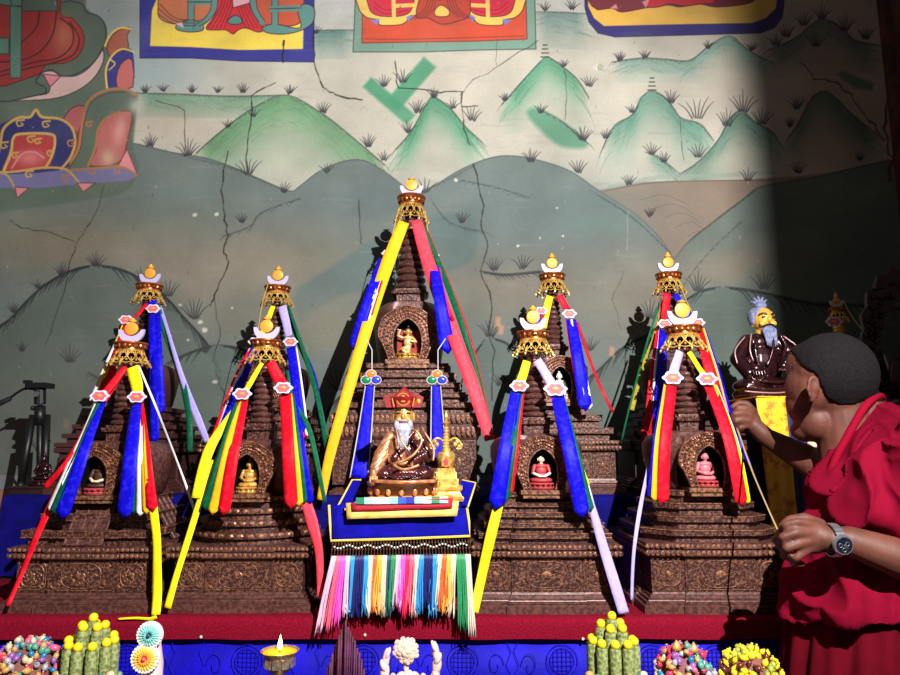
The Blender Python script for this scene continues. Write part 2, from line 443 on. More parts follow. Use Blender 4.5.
comb([(412, 193), (440, 183), (480, 162)], 9, 4.5, (60, 66, 66), .4, -1, 1.0, 0.6)
comb([(690, 240), (725, 212), (758, 188)], 10, 3.5, (44, 50, 46), .6, -1, 1.1, 0.6)
for x, y, h, n in ((150, 146, 12, 7), (188, 155, 16, 7), (248, 174, 18, 6), (284, 192, 10, 6), (327, 172, 10, 5), (425, 192, 16, 5), (531, 161, 13, 7), (578, 172, 13, 6),
        (145, 92, 8, 6), (163, 91, 8, 5), (192, 92, 8, 6), (218, 92, 7, 5), (243, 92, 9, 6), (290, 93, 9, 6), (253, 116, 9, 5), (228, 127, 8, 5), (323, 112, 11, 6), (368, 146, 12, 7), (384, 160, 9, 5),
        (316, 33, 8, 5), (384, 86, 11, 6), (403, 82, 13, 6), (434, 97, 9, 7), (418, 112, 13, 7), (408, 132, 11, 6), (453, 108, 9, 5), (472, 120, 14, 6), (505, 100, 8, 6), (541, 112, 9, 5), (583, 140, 15, 8), (564, 66, 7, 5), (589, 86, 12, 6),
        (545, 10, 9, 5), (572, 9, 10, 6), (620, 60, 9, 7), (645, 58, 9, 6), (708, 48, 8, 6), (752, 50, 9, 6), (606, 138, 9, 6), (632, 112, 8, 5), (671, 102, 13, 7), (697, 118, 24, 6), (727, 125, 16, 7), (743, 111, 20, 7), (762, 124, 16, 7), (652, 154, 12, 6), (664, 162, 10, 6), (698, 157, 14, 6), (629, 184, 10, 6), (748, 180, 12, 5),
        (776, 45, 12, 7), (786, 36, 14, 7), (804, 25, 14, 7), (822, 18, 15, 7), (845, 30, 16, 7), (866, 38, 13, 7), (816, 46, 13, 6), (797, 108, 13, 7), (790, 126, 9, 6), (798, 172, 12, 6), (860, 160, 9, 6), (650, 216, 9, 6),
        (96, 266, 14, 7), (62, 275, 12, 7), (141, 279, 12, 5), (168, 296, 17, 6), (194, 318, 20, 7), (38, 288, 8, 5), (14, 312, 10, 6), (70, 362, 17, 7), (22, 350, 8, 5), (242, 222, 9, 5), (462, 222, 10, 6), (494, 270, 13, 6), (523, 268, 14, 6), (490, 336, 16, 7), (590, 350, 14, 6), (340, 390, 22, 7), (650, 318, 18, 7), (698, 290, 18, 7), (764, 288, 18, 7), (205, 352, 10, 6), (72, 445, 13, 6), (500, 385, 12, 6)):
    tuft(x, y, h, n, (46, 44, 50), 1.0, .8 if y < 200 else .9)
for x, y in ((545, 57), (652, 90)):
    for k in range(4): cv.stroke([(x-4+k*.7, y-k*4), (x+4-k*.7, y-k*4)], 1.4, 1.4, INK, .8, 0)
comb([(88, 372), (105, 380), (130, 384)], 12, 4, (38, 44, 44), .8, -1, 1.5, 1.2)
# dado stripes
for v0, v1, c in ((474, 490, (132, 140, 152)), (490, 523, (178, 108, 80)), (523, 542, (128, 152, 142)), (542, 760, (168, 98, 76))):
    cv.poly([(-700, v0), (1100, v0), (1100, v1), (-700, v1)], c, .97, 1)
    cv.stroke([(-700, v0), (1100, v0)], 1, 1, (90, 60, 50), .6, 0)
# ---- hanging painted panels at the top
DK = (70, 30, 40)
cv.poly([(140, -40), (314, -40), (314, 62), (240, 61), (190, 58), (140, 58)], (52, 52, 142), 1, 1, out=(30, 30, 70))
cv.poly([(150, -40), (305, -40), (303, 49), (240, 50), (190, 47), (150, 46), (152, 10), (158, -4)], (246, 214, 84), 1, 1)
cv.poly([(158, 8), (165, -20), (210, -20), (215, 0), (205, 18), (180, 24), (162, 20)], (206, 118, 80), 1, 1, sm=5, out=DK)
cv.poly([(252, -10), (300, -20), (303, 10), (298, 24), (275, 26), (258, 20)], (206, 92, 62), 1, 1, sm=5, out=DK)
cv.poly([(206, 28), (216, 12), (220, -20), (250, -20), (256, 12), (264, 28), (258, 32), (246, 28), (238, 30), (233, 34), (226, 30), (216, 30)], (222, 48, 60), 1, 1, sm=4, out=DK)
for k in range(5):
    cv.stroke([(208+k*4, 28), (220+k*3, 8), (224+k*3, -10)], .9, .9, (120, 20, 36), .8); cv.stroke([(262-k*4, 28), (250-k*3, 8), (246-k*3, -10)], .9, .9, (120, 20, 36), .8)
cv.poly([(230, -30), (254, -30), (250, 3), (233, 8)], (238, 178, 190), 1, 1, out=DK)
TL = (98, 148, 142)
cv.poly([(176, 26), (184, 21), (200, 22), (203, 30), (190, 32), (178, 30)], TL, 1, 1, sm=4, out=DK)
cv.poly([(262, 28), (275, 24), (300, 28), (298, 12), (304, 4), (314, 8), (313, 22), (302, 30), (285, 34), (268, 33)], TL, 1, 1, sm=4, out=DK)
for q in ([(191, -20), (191, 20)], [(191, 2), (212, 2)], [(275, -10), (275, 24)], [(272, 9), (298, 8)], [(214, -10), (214, 8), (206, 20), (196, 26)], [(253, -10), (254, 8), (262, 22)]):
    cv.stroke(q, 6, 6, TL, 1); cv.stroke([(a+3.2, b) for a, b in q], .8, .8, DK, .8); cv.stroke([(a-3.2, b) for a, b in q], .8, .8, DK, .8)
for k in range(3): cv.stroke([(160-k, 4+k*5), (175, 18+k*3), (195, 20+k*3)], .9, .9, DK, .8)
cv.poly([(228, 20), (236, 15), (242, 20), (240, 24), (230, 24)], TL, 1, 1, sm=4, out=DK)
cv.poly([(175, 24), (182, 22), (184, 28)], (236, 190, 200), 1, 1)
# middle panel
cv.poly([(353, 52), (357, -40), (534, -40), (536, 49), (480, 50), (420, 52)], (122, 158, 142), 1, 1, out=(50, 66, 60))
cv.poly([(362, 43), (363, -40), (525, -40), (527, 39), (480, 41), (420, 42)], (214, 78, 50), 1, 1, out=(110, 40, 30))
cv.stroke([(365, 39), (420, 39), (524, 36)], 1, 1, (130, 40, 30), .7)
for cx, sx in ((394, 1), (488, -1)):
    cv.poly([(cx-36*sx, -20), (cx-36*sx, 6), (cx-28*sx, 17), (cx-16*sx, 20), (cx-14*sx, 25), (cx+4*sx, 25), (cx+12*sx, 22), (cx+16*sx, 16), (cx+26*sx, 14), (cx+28*sx, 0), (cx+24*sx, -20)], (244, 202, 96), 1, 1, sm=4, out=DK)
    cv.poly([(cx-26*sx, -20), (cx-26*sx, 4), (cx-18*sx, 15), (cx+6*sx, 16), (cx+18*sx, 8), (cx+18*sx, -20)], (214, 40, 66), 1, 1, sm=4, out=DK)
    for k in range(2): cv.stroke([(cx-20*sx, 2+k*5), (cx-8*sx, 10+k*4), (cx+14*sx, 6+k*4)], .8, .8, (120, 20, 40), .8)
    for q in ([(cx-1, -20), (cx, 16)], [(cx, 6), (cx+20*sx, 5)]): cv.stroke(q, 4, 4, (240, 200, 104), 1)
    cv.poly([(cx-24*sx, 20), (cx-14*sx, 19), (cx-17*sx, 25)], (130, 130, 210), 1, 1); cv.poly([(cx+12*sx, 17), (cx+20*sx, 15), (cx+15*sx, 22)], (130, 130, 210), 1, 1)
cv.poly([(424, -10), (438, 0), (448, -5), (466, -10), (470, 14), (455, 22), (441, 24), (428, 18), (416, 16)], (196, 66, 48), 1, 1, sm=4, out=DK)
cv.poly([(435, 10), (441, 5), (449, 10), (448, 16), (436, 16)], (246, 206, 100), 1, 1, sm=3, out=DK)
for k in range(4): cv.stroke([(410+k*5, 20-k), (425+k*3, 8), (430+k*2, -8)], .8, .8, DK, .7); cv.stroke([(474-k*5, 20-k), (458-k*3, 8), (453-k*2, -8)], .8, .8, DK, .7)
# right panel
cv.poly([(585, -40), (585, 8), (589, 22), (598, 33), (615, 37), (690, 35), (760, 33), (774, 28), (782, 18), (784, 4), (784, -40)], (50, 44, 116), 1, 1, out=(40, 30, 60))
cv.poly([(588, -40), (588, 6), (594, 18), (604, 26), (690, 24), (752, 23), (766, 18), (776, 8), (780, -40)], (242, 188, 84), 1, 1)
cv.poly([(590, -40), (592, 6), (612, 8), (622, 12), (645, 8), (668, 5), (680, 7), (700, 4), (716, 7), (745, 4), (756, -4), (760, -40)], (126, 48, 60), 1, 1, sm=3, out=DK)
cv.poly([(646, 6), (656, -8), (700, -10), (716, 2), (700, 4), (684, 6), (670, 4), (658, 7)], (208, 44, 60), 1, 1, sm=3, out=DK)
cv.poly([(610, 8), (616, 4), (618, 9)], (226, 140, 150), 1, 1); cv.poly([(642, 2), (650, -2), (646, 8)], (226, 140, 150), 1, 1)
# ---- throne painting at the left
TG = (92, 108, 94)
cv.poly([(-160, -40), (62, -40), (86, 8), (104, 22), (108, 45), (130, 92), (138, 95), (133, 145), (137, 176), (90, 200), (-160, 200)], TG, 1, 3, sm=3)
cv.poly([(-20, 93), (40, 95), (50, 88), (46, 78), (40, 73), (52, 71), (60, 75), (75, 76), (90, 67), (102, 50), (103, 62), (92, 80), (70, 94), (40, 100), (-20, 100)], (214, 178, 172), 1, 1, sm=4, out=(60, 40, 50))
cv.poly([(57, 0), (70, 1), (82, 4), (87, 12), (98, 16), (105, 25), (106, 38), (102, 50), (92, 64), (76, 74), (62, 76), (52, 70), (42, 73), (36, 82), (46, 88), (38, 95), (-20, 92), (-20, -30), (50, -30)], (86, 102, 88), 1, 1, sm=4, out=(40, 48, 60), ow=1.4)
cv.poly([(43, 74), (61, 76), (50, 87)], (222, 134, 146), 1, 1, out=(60, 40, 60))
cv.poly([(-20, -30), (57, -30), (60, 13), (72, 18), (82, 30), (84, 42), (78, 56), (64, 63), (46, 65), (34, 76), (-20, 80)], (158, 46, 46), 1, 1, sm=4, out=(70, 20, 24))
cv.soft(64, 36, 13, 20, (180, 104, 76), .9); cv.soft(30, 60, 20, 10, (130, 30, 36), .5)
for q in ([(60, 18), (72, 28), (72, 45), (58, 58), (36, 62), (0, 72)], [(70, 22), (79, 38), (74, 54), (56, 62), (30, 68), (0, 76)], [(57, 0), (54, 30), (42, 50), (22, 60), (0, 62)], [(40, 10), (36, 28), (22, 42)]):
    cv.stroke(q, 1.4, 1.4, (70, 20, 26), .9)
for pl in ([(10, -10), (22, -10), (21, 78), (10, 78)], [(-20, -10), (8, -10), (12, 6), (57, 6), (56, 11), (-20, 2)], [(-20, 38), (9, 38), (9, 54), (-20, 54)]):
    cv.poly(pl, (90, 128, 112), 1, 1, out=(40, 50, 48))
cv.poly([(22, -10), (56, -10), (58, 11), (22, 11)], (84, 100, 88), 1, 1, out=(40, 50, 48))
GO, GT = (206, 164, 86), (176, 118, 78)
cv.poly([(107, 48), (112, 36), (121, 29), (131, 28), (127, 36), (128, 50), (112, 57)], (176, 96, 78), 1, 1, sm=3, out=(90, 40, 40)); cv.stroke([(105, 46), (110, 35), (120, 28), (131, 29)], 2.2, 1.6, (236, 200, 80), 1)
cv.poly([(107, 87), (107, 68), (113, 56), (123, 50), (133, 52), (132, 87)], (56, 56, 132), 1, 1, sm=3); cv.poly([(117, 87), (118, 70), (124, 61), (132, 60), (133, 87)], (196, 108, 104), 1, 1, sm=2, out=(90, 40, 50))
cv.stroke([(107, 88), (106, 70), (112, 56), (122, 49), (134, 52)], 2.0, 1.6, (236, 200, 80), 1); cv.stroke([(111, 60), (115, 64), (109, 70)], 1.5, 1, (236, 200, 80), 1)
cv.poly([(64, 118), (72, 108), (84, 106), (84, 122), (80, 140), (76, 132), (66, 122)], (186, 90, 92), 1, 1, sm=2, out=(80, 40, 40))
cv.poly([(60, 170), (72, 150), (80, 128), (84, 118), (80, 148), (68, 170)], (132, 62, 60), 1, 1, out=(70, 40, 40))
cv.stroke([(66, 168), (78, 150), (82, 125), (88, 102), (104, 91), (124, 89), (138, 96)], 3.0, 2.6, GT, 1); cv.stroke([(69, 168), (80, 150), (84, 125), (91, 104), (106, 94), (124, 92)], .9, .9, (90, 60, 40), .8)
cv.poly([(90, 166), (96, 150), (98, 132), (104, 120), (118, 112), (132, 113), (128, 138), (120, 162)], (186, 104, 98), 1, 1, sm=3, out=(110, 60, 50), ow=1.8)
cv.soft(120, 130, 7, 18, (222, 160, 156), .8, .2); cv.soft(108, 158, 8, 10, (206, 180, 150), .8)
cv.stroke([(88, 166), (96, 146), (98, 130), (106, 118), (120, 112)], 2.6, 2.2, GT, 1)
cv.poly([(118, 166), (127, 149), (138, 176)], (226, 140, 144), 1, 1, out=(110, 60, 60))
cv.poly([(-60, 172), (40, 168), (72, 169), (100, 168), (120, 166), (138, 176), (126, 181), (90, 183), (40, 188), (-60, 188)], (120, 114, 162), 1, 1.2)
cv.poly([(-12, 171), (-4, 130), (6, 122), (18, 117), (30, 117), (36, 110), (42, 117), (60, 119), (71, 127), (75, 142), (70, 157), (61, 170)], (46, 48, 108), 1, 1, sm=3)
cv.stroke([(-6, 170), (0, 145), (4, 128), (18, 118), (30, 117), (36, 110), (42, 117), (60, 119), (72, 128), (75, 143), (70, 158), (61, 169)], 3.0, 2.6, GO, 1)
cv.poly([(4, 170), (10, 156), (12, 142), (18, 135), (34, 134), (50, 135), (55, 142), (52, 156), (46, 168)], (184, 60, 62), 1, 1, sm=3); cv.soft(30, 158, 16, 9, (226, 130, 132), .9); cv.stroke([(12, 168), (22, 154), (34, 152), (44, 158)], 2, 2, (230, 150, 150), .8)
cv.stroke([(4, 170), (11, 152), (13, 139), (20, 134), (50, 134), (55, 141), (52, 156), (45, 168)], 3.0, 2.4, (214, 172, 92), 1)
for x, y, r_ in ((20, 123, 3), (46, 124, 3), (31, 139, 3), (38, 141, 2.5), (15, 155, 2.5), (50, 153, 2.5), (71, 143, 3), (4, 145, 3), (89, 124, 2.5), (66, 178, 3), (29, 174, 3), (93, 171, 3), (118, 170, 3)):
    cv.stroke([(x+r_*1.3, y-r_), (x-r_, y-r_*.6), (x-r_*.6, y+r_), (x+r_, y+r_*.6), (x+r_*.2, y-r_*.1)], 2.0, 1.2, GO if x < 60 else GT, 1); 
cv.stroke([(-40, 172), (10, 172), (40, 168), (60, 168), (70, 172), (80, 184)], 2.6, 2, (206, 164, 90), 1); cv.stroke([(0, 172), (8, 176), (16, 190)], 2.4, 1.6, (196, 160, 80), 1); cv.stroke([(72, 170), (100, 168), (122, 167), (137, 175)], 2.4, 2, GT, 1)
cv.poly([(15, 187), (29, 188), (17, 198)], (226, 140, 140), 1, 1, out=(90, 50, 60)); cv.poly([(77, 183), (95, 183), (83, 192)], (226, 140, 140), 1, 1, out=(90, 50, 60))
cv.soft(136, 106, 8, 9, (196, 200, 184), .9)
# ---- cracks, chips, stains, darker lower left
def crack(pts, w=1.6, a=.9, jit=2.5, col=(34, 28, 26)):
    q = []
    for i in range(len(pts)-1):
        for k in range(4):
            t = k/4; q.append((pts[i][0]*(1-t)+pts[i+1][0]*t+R.uniform(-jit, jit)*.5, pts[i][1]*(1-t)+pts[i+1][1]*t+R.uniform(-jit, jit)*.4))
    q.append(pts[-1])
    for i in range(len(q)-1):
        ww = w*R.uniform(.5, 1.2); cv.stroke(q[i:i+2], ww, ww, col, a*R.uniform(.7, 1), 0)
crack([(227, 152), (222, 190), (224, 215), (228, 235), (223, 250), (228, 262), (217, 290), (210, 306)], 1.5)
crack([(283, 40), (283, 62)], 2.2); crack([(276, 82), (252, 95), (250, 125), (247, 150), (248, 172)], 1.3)
crack([(314, 30), (314, 62), (322, 88), (335, 95), (362, 100)], 1.5); crack([(395, 62), (398, 88), (440, 92), (462, 92), (463, 130), (470, 145)], 1.2)
crack([(462, 107), (478, 106)], 1.5); crack([(474, 165), (484, 205), (480, 225), (488, 245), (480, 270), (492, 300), (488, 330), (494, 350), (492, 400)], 1.5)
crack([(565, 70), (567, 100), (565, 120)], .9, .7); crack([(537, 40), (500, 66), (474, 80), (460, 95)], .8, .6); crack([(497, 40), (497, 66)], .8, .6)
crack([(105, 185), (95, 215), (78, 240), (70, 262), (62, 300), (45, 345)], 1.0, .8); crack([(10, 220), (20, 228), (50, 232), (75, 242)], 1.0, .8)
crack([(155, 100), (185, 110), (185, 150)], .9, .7); crack([(360, 200), (360, 235), (362, 245)], 1.0, .7); crack([(680, 122), (684, 160)], .8, .6)
crack([(800, 62), (815, 78), (835, 82), (850, 95), (870, 120), (884, 140)], 1.4, .9, 4, (50, 26, 24)); crack([(886, 60), (890, 90), (884, 130), (892, 160), (890, 180)], 3.0, .9, 6, (92, 36, 30)); crack([(628, 210), (627, 250)], .9, .6, 1, (170, 170, 160))
crack([(215, 300), (220, 335), (214, 360), (220, 385), (226, 398)], 1.0, .8); crack([(625, 270), (612, 300), (622, 330)], .7, .5)
for x, y, r_ in ((195, 215, 2.5), (217, 214, 3), (200, 322, 3), (205, 330, 3.5), (232, 308, 2), (246, 348, 2), (456, 180, 2.5), (600, 68, 6), (215, 382, 3), (170, 336, 2), (188, 340, 1.5), (180, 305, 2), (557, 208, 1.3), (563, 236, 1.5), (540, 238, 1.5), (518, 246, 2)):
    cv.poly([(x+r_*R.uniform(.6, 1.2)*math.cos(k*PI/3), y+r_*R.uniform(.5, .9)*math.sin(k*PI/3)) for k in range(6)], (222, 218, 206), .9, 1)
cv.poly([(600, 63), (604, 66), (603, 71), (598, 71), (597, 66)], (170, 176, 150), 1, 1)
for x, y in ((498, 322), (612, 352), (66, 424), (501, 330)): cv.poly([(x-2, y-6), (x+3, y-4), (x+2, y+5), (x-3, y+4)], (190, 140, 112), .9, 2)
cv.soft(20, 430, 160, 60, (96, 96, 84), .5); cv.soft(110, 400, 120, 60, (104, 108, 94), .45)  # wide soft patches, darker tone over the lower left
for k in range(900):
    x, y = R.uniform(-40, 900), R.uniform(0, 470); l = R.uniform(6, 40)
    cv.stroke([(x, y), (x+l*.5, y+R.uniform(-2, 2)), (x+l, y+R.uniform(-2, 2))], R.uniform(.8, 3), .6, R.choice([(150, 142, 128), (84, 92, 86), (176, 170, 156), (112, 120, 110)]), R.uniform(.05, .16), 2, 1.5)
for k in range(260):
    x, y = R.uniform(-40, 900), R.uniform(0, 470); cv.stroke([(x, y), (x+R.uniform(-1, 1), y+R.uniform(.5, 3))], R.uniform(.6, 1.6), .6, R.choice([(190, 186, 172), (60, 58, 54)]), R.uniform(.2, .6), 0)
for k in range(420):
    x, y = R.uniform(-40, 900), R.uniform(0, 470); r_ = R.uniform(5, 22)
    cv.soft(x, y, r_*1.6, r_*.6, R.choice([(150, 140, 124), (90, 98, 92), (170, 165, 150), (120, 130, 122)]), R.uniform(.04, .12), R.uniform(-.5, .5))
rng = np.random.default_rng(5)
C = cv.C*(1+rng.normal(0, .018, cv.C.shape[:2]))[..., None]
C = np.clip(C/255, 0, 1); C = np.where(C <= .04045, C/12.92, ((C+.055)/1.055)**2.4)*0.80
nr, nc = cv.U.shape
me = bpy.data.meshes.new('wall_back')
X, Z = np.meshgrid(cv.x, cv.z)
vv = np.stack([X, np.full(X.shape, 0.0), Z], -1).reshape(-1, 3).astype(np.float32)
idx = np.arange(nr*nc).reshape(nr, nc)
q = np.stack([idx[:-1, :-1], idx[:-1, 1:], idx[1:, 1:], idx[1:, :-1]], -1).reshape(-1, 4)
me.vertices.add(nr*nc); me.vertices.foreach_set('co', vv.ravel())
me.loops.add(q.size); me.loops.foreach_set('vertex_index', q.ravel().astype(np.int32))
me.polygons.add(len(q)); me.polygons.foreach_set('loop_start', (np.arange(len(q))*4).astype(np.int32))
me.update(calc_edges=True)
at = me.color_attributes.new('mural', 'FLOAT_COLOR', 'POINT')
at.data.foreach_set('color', np.concatenate([C.reshape(-1, 3), np.ones((nr*nc, 1))], 1).astype(np.float32).ravel())
wm = bpy.data.materials.new('painted_plaster'); wm.use_nodes = True
nt = wm.node_tree; bs = nt.nodes['Principled BSDF']; bs.inputs['Roughness'].default_value = 0.75
an = nt.nodes.new('ShaderNodeAttribute'); an.attribute_name = 'mural'
ns = nt.nodes.new('ShaderNodeTexNoise'); ns.inputs['Scale'].default_value = 3.5; ns.inputs['Detail'].default_value = 8
tc = nt.nodes.new('ShaderNodeTexCoord'); nt.links.new(tc.outputs['Object'], ns.inputs['Vector'])
mr = nt.nodes.new('ShaderNodeMapRange'); mr.inputs['To Min'].default_value = .82; mr.inputs['To Max'].default_value = 1.16; mr.inputs['From Min'].default_value = .3; mr.inputs['From Max'].default_value = .7
nt.links.new(ns.outputs['Fac'], mr.inputs['Value'])
mx = nt.nodes.new('ShaderNodeVectorMath'); mx.operation = 'SCALE'
nt.links.new(an.outputs['Color'], mx.inputs[0]); nt.links.new(mr.outputs['Result'], mx.inputs['Scale']); nt.links.new(mx.outputs[0], bs.inputs['Base Color'])
n2 = nt.nodes.new('ShaderNodeTexNoise'); n2.inputs['Scale'].default_value = 14; n2.inputs['Detail'].default_value = 8; nt.links.new(tc.outputs['Object'], n2.inputs['Vector'])
bp = nt.nodes.new('ShaderNodeBump'); bp.inputs['Strength'].default_value = .35; bp.inputs['Distance'].default_value = .008
nt.links.new(n2.outputs['Fac'], bp.inputs['Height']); nt.links.new(bp.outputs['Normal'], bs.inputs['Normal'])
me.materials.append(wm)
wb = bpy.data.objects.new('wall_back', me); COL.objects.link(wb); wb.location = (0, WY, 0); wb['kind'] = 'structure'
brownw = mat('brown_wall', (92, 64, 50), .8, c2=(74, 50, 40), scale=6, bump=.3, bscale=18)
struct('wall_right', box(1.93, 2.08, 1.95, WY+.12, 0, 3.9), brownw)
struct('trim_1', box(1.905, 1.93, WY-.05, WY-.002, 0, 3.9), mat('red_brown_trim', (104, 54, 42), .7, c2=(70, 44, 36), scale=12, bump=.3))
struct('floor', box(-4.0, 2.08, -1.0, WY, -0.05, 0), mat('floor_boards', (70, 44, 32), .6, c2=(48, 30, 22), scale=8, bump=.2, kind='wave'))
# unseen post, added out of frame to shade the right end of the wall
struct('shade_post', box(0.700, 0.812, -0.13, -0.10, 0, 3.9), brownw)
# ================================================================ altar and platforms
ALT, RAISED = 0.953, 1.20
cloth_red = mat('red_wool', (106, 6, 28), 0.9, c2=(126, 9, 36), scale=220, bump=.5, bscale=260, spec=.1)
altar = thing('altar_table', 'long low altar table mostly hidden under the crimson and blue cloths', 'table', (0, 2.1, 0))
ob('cabinet_body', box(-1.95, 1.40, 1.70, 2.70, 0.0, ALT-.045), darkc, altar, world=True)
ob('table_top', box(-1.97, 1.42, 1.665, 2.72, ALT-.044, ALT-.008), darkc, altar, world=True)
def rcloth(x0, x1, yf, yb, zt, drop, t=.006, wav=0.0):
    """cloth over a table edge: section swept along x, with rounded lip"""
    sec = [(yb, zt), (yf+.02, zt)]
    for k in range(5):
        a = PI/2*k/4; sec.append((yf+.018-.02*math.sin(a), zt-.02+.02*math.cos(a)))
    sec.append((yf-.002, zt-drop)); n = len(sec)
    inner = [(y+ (t if i > 1 else 0), z-t) for i, (y, z) in enumerate(sec)]; inner[-1] = (yf-.002+t, zt-drop)
    loop = sec+inner[::-1]; N = 90; V = []; Fc = []
    for i in range(N+1):
        x = x0+(x1-x0)*i/N
        for (y, z) in loop:
            w = wav*math.sin(i*1.7)*(1 if z < zt-.02 else 0)
            V.append(Vector((x, y+w, z+ (wav*.8*math.sin(i*.9) if z < zt-drop+.003 else 0))))
    m = len(loop)
    for i in range(N):
        for k in range(m):
            Fc.append([i*m+k, i*m+(k+1) % m, (i+1)*m+(k+1) % m, (i+1)*m+k])
    Fc += [list(range(m))[::-1], [N*m+k for k in range(m)]]
    return V, Fc
tag(ob('altar_cloth', rcloth(-1.98, 1.43, 1.655, 2.70, ALT, .048, wav=.0012), cloth_red, smooth='angle'), 'crimson wool cloth covering the altar top with a thick rounded front edge', 'tablecloth')
brocade = mat('blue_brocade', (12, 6, 150), 0.6, c2=(18, 8, 178), scale=9, bump=.2, bscale=120, spec=.12)
def wavysheet(x0, x1, z0, z1, y, amp=.006, fr=38, t=.003, nx=140, nz=6, ph=0):
    V = []; Fc = []
    for s_ in (0, 1):
        for j in range(nz+1):
            for i in range(nx+1):
                x = x0+(x1-x0)*i/nx; z = z0+(z1-z0)*j/nz
                V.append(Vector((x, y+s_*t+amp*math.sin(fr*x+ph+.6*math.sin(7*x))*(1-.6*j/nz), z)))
    o = (nx+1)*(nz+1); g = lambda s_, j, i: s_*o+j*(nx+1)+i
    for j in range(nz):
        for i in range(nx):
            Fc.append([g(0, j, i), g(0, j, i+1), g(0, j+1, i+1), g(0, j+1, i)]); Fc.append([g(1, j, i), g(1, j+1, i), g(1, j+1, i+1), g(1, j, i+1)])
    for i in range(nx):
        Fc.append([g(0, 0, i+1), g(0, 0, i), g(1, 0, i), g(1, 0, i+1)]); Fc.append([g(0, nz, i), g(0, nz, i+1), g(1, nz, i+1), g(1, nz, i)])
    for j in range(nz):
        Fc.append([g(0, j, 0), g(0, j+1, 0), g(1, j+1, 0), g(1, j, 0)]); Fc.append([g(0, j+1, nx), g(0, j, nx), g(1, j, nx), g(1, j+1, nx)])
    return V, Fc
fc = thing('altar_skirt', 'deep blue brocade skirt with round medallions hanging from the altar front', 'altar cloth', (0, 1.675, .30))
ob('skirt_panel', wavysheet(-1.95, 1.42, .25, ALT-.052, 1.672, amp=.004), brocade, fc, world=True, smooth=True)
# woven round medallions on the skirt: thin raised embroidery
thread = mat('blue_thread', (22, 16, 168), .6, spec=.12)
me_ = []
for cx in (-1.38, -1.07, -.75, -.47, -.2, .03, .26, .47, .62, .82, 1.1, 1.3):
    cz = .855; y = 1.6655
    for rr in (.036, .028): me_.append(tube([(cx+rr*math.cos(a), y, cz+rr*math.sin(a)) for a in [2*PI*k/20 for k in range(20)]], .0009, 4, True))
    for k in range(-2, 3):
        h = math.sqrt(max(0, .028**2-(k*.010)**2)); me_.append(tube([(cx+k*.010, y, cz-h), (cx+k*.010, y, cz+h)], .0008, 4)); me_.append(tube([(cx-h, y, cz+k*.010), (cx+h, y, cz+k*.010)], .0008, 4))
    for sg in (-1, 1):
        pts = [(cx+sg*(.075+.02*math.cos(a)*(1-a/9)), y, cz-.01+.03*math.sin(a)*(1-a/9)) for a in [k*.5 for k in range(14)]]
        me_.append(tube(pts, .0009, 4)); me_.append(tube([(cx+sg*.1, y, cz+.045), (cx+sg*.112, y, cz+.02), (cx+sg*.1, y, cz-.01), (cx+sg*.115, y, cz-.04)], .0009, 4))
ob('woven_pattern', join(*me_), thread, fc, world=True)
# raised rear platform, draped in blue
plat = thing('rear_platform', 'raised rear step of the altar behind the front row of stupas', 'platform', (-.2, 2.4, ALT))
ob('platform_box', box(-1.335, .955, 2.094, 2.70, ALT, RAISED-.006), darkc, plat, world=True)
tag(ob('platform_drape', rcloth(-1.345, .958, 2.082, 2.70, RAISED, .235, wav=.0025), DBLUE if False else mat('navy_cloth', (8, 6, 84), .8, c2=(12, 9, 104), scale=20, bump=.2, spec=.1), smooth='angle'), 'plain dark blue cloth covering the raised step behind the front stupas', 'cloth')
# ================================================================ stupas
def petals(hw, z, h, n, plan='sq', r=None, out=.004):
    """row of small raised petals along the four sides (or ring)"""
    ms = []
    if plan == 'sq':
        for s_ in range(4):
            c, s2 = round(math.cos(s_*PI/2)), round(math.sin(s_*PI/2))
            for k in range(n):
                t = -hw+2*hw*(k+.5)/n
                m = ell((t, -hw, z+h/2), (hw/n*.8, out, h/2), 6, 4)
                ms.append(([Vector((v.x*c-v.y*s2, v.x*s2+v.y*c, v.z)) for v in m[0]], m[1]))
    else:
        for k in range(n):
            a = 2*PI*k/n; m = ell((0, 0, 0), (hw*2.4/n, out, h/2), 6, 4)
            ms.append(xf(m, (hw*math.cos(a), hw*math.sin(a), z+h/2), (0, 0, a+PI/2)))
    return join(*ms)
def quatre(w, h, y, z, r=.0014):
    ms = []
    for sc in (1.0,):
        pts = []
        for k in range(48):
            a = 2*PI*k/48; rr = 1+.12*abs(math.sin(2*a))-.06
            pts.append((w*rr*math.cos(a)*sc, y, z+h*rr*math.sin(a)*sc))
        ms.append(tube(pts, r, 4, True))
    for k in range(10):          # scrolling leaves
        a = 2*PI*k/10; cx, cz = w*.58*math.cos(a), h*.58*math.sin(a)
        ms.append(tube([(cx+w*.2*(1-t/9)*math.cos(a+t), y, z+cz+h*.2*(1-t/9)*math.sin(a+t)) for t in [j*.8 for j in range(7)]], r*.8, 4))
    ms.append(ell((0, y, z), (w*.24, r*1.5, h*.28), 8, 5))
    for k in range(6): a = PI*k/3; ms.append(tube([(0, y, z), (w*.4*math.cos(a), y, z+h*.4*math.sin(a))], r*.7, 4))
    return ms
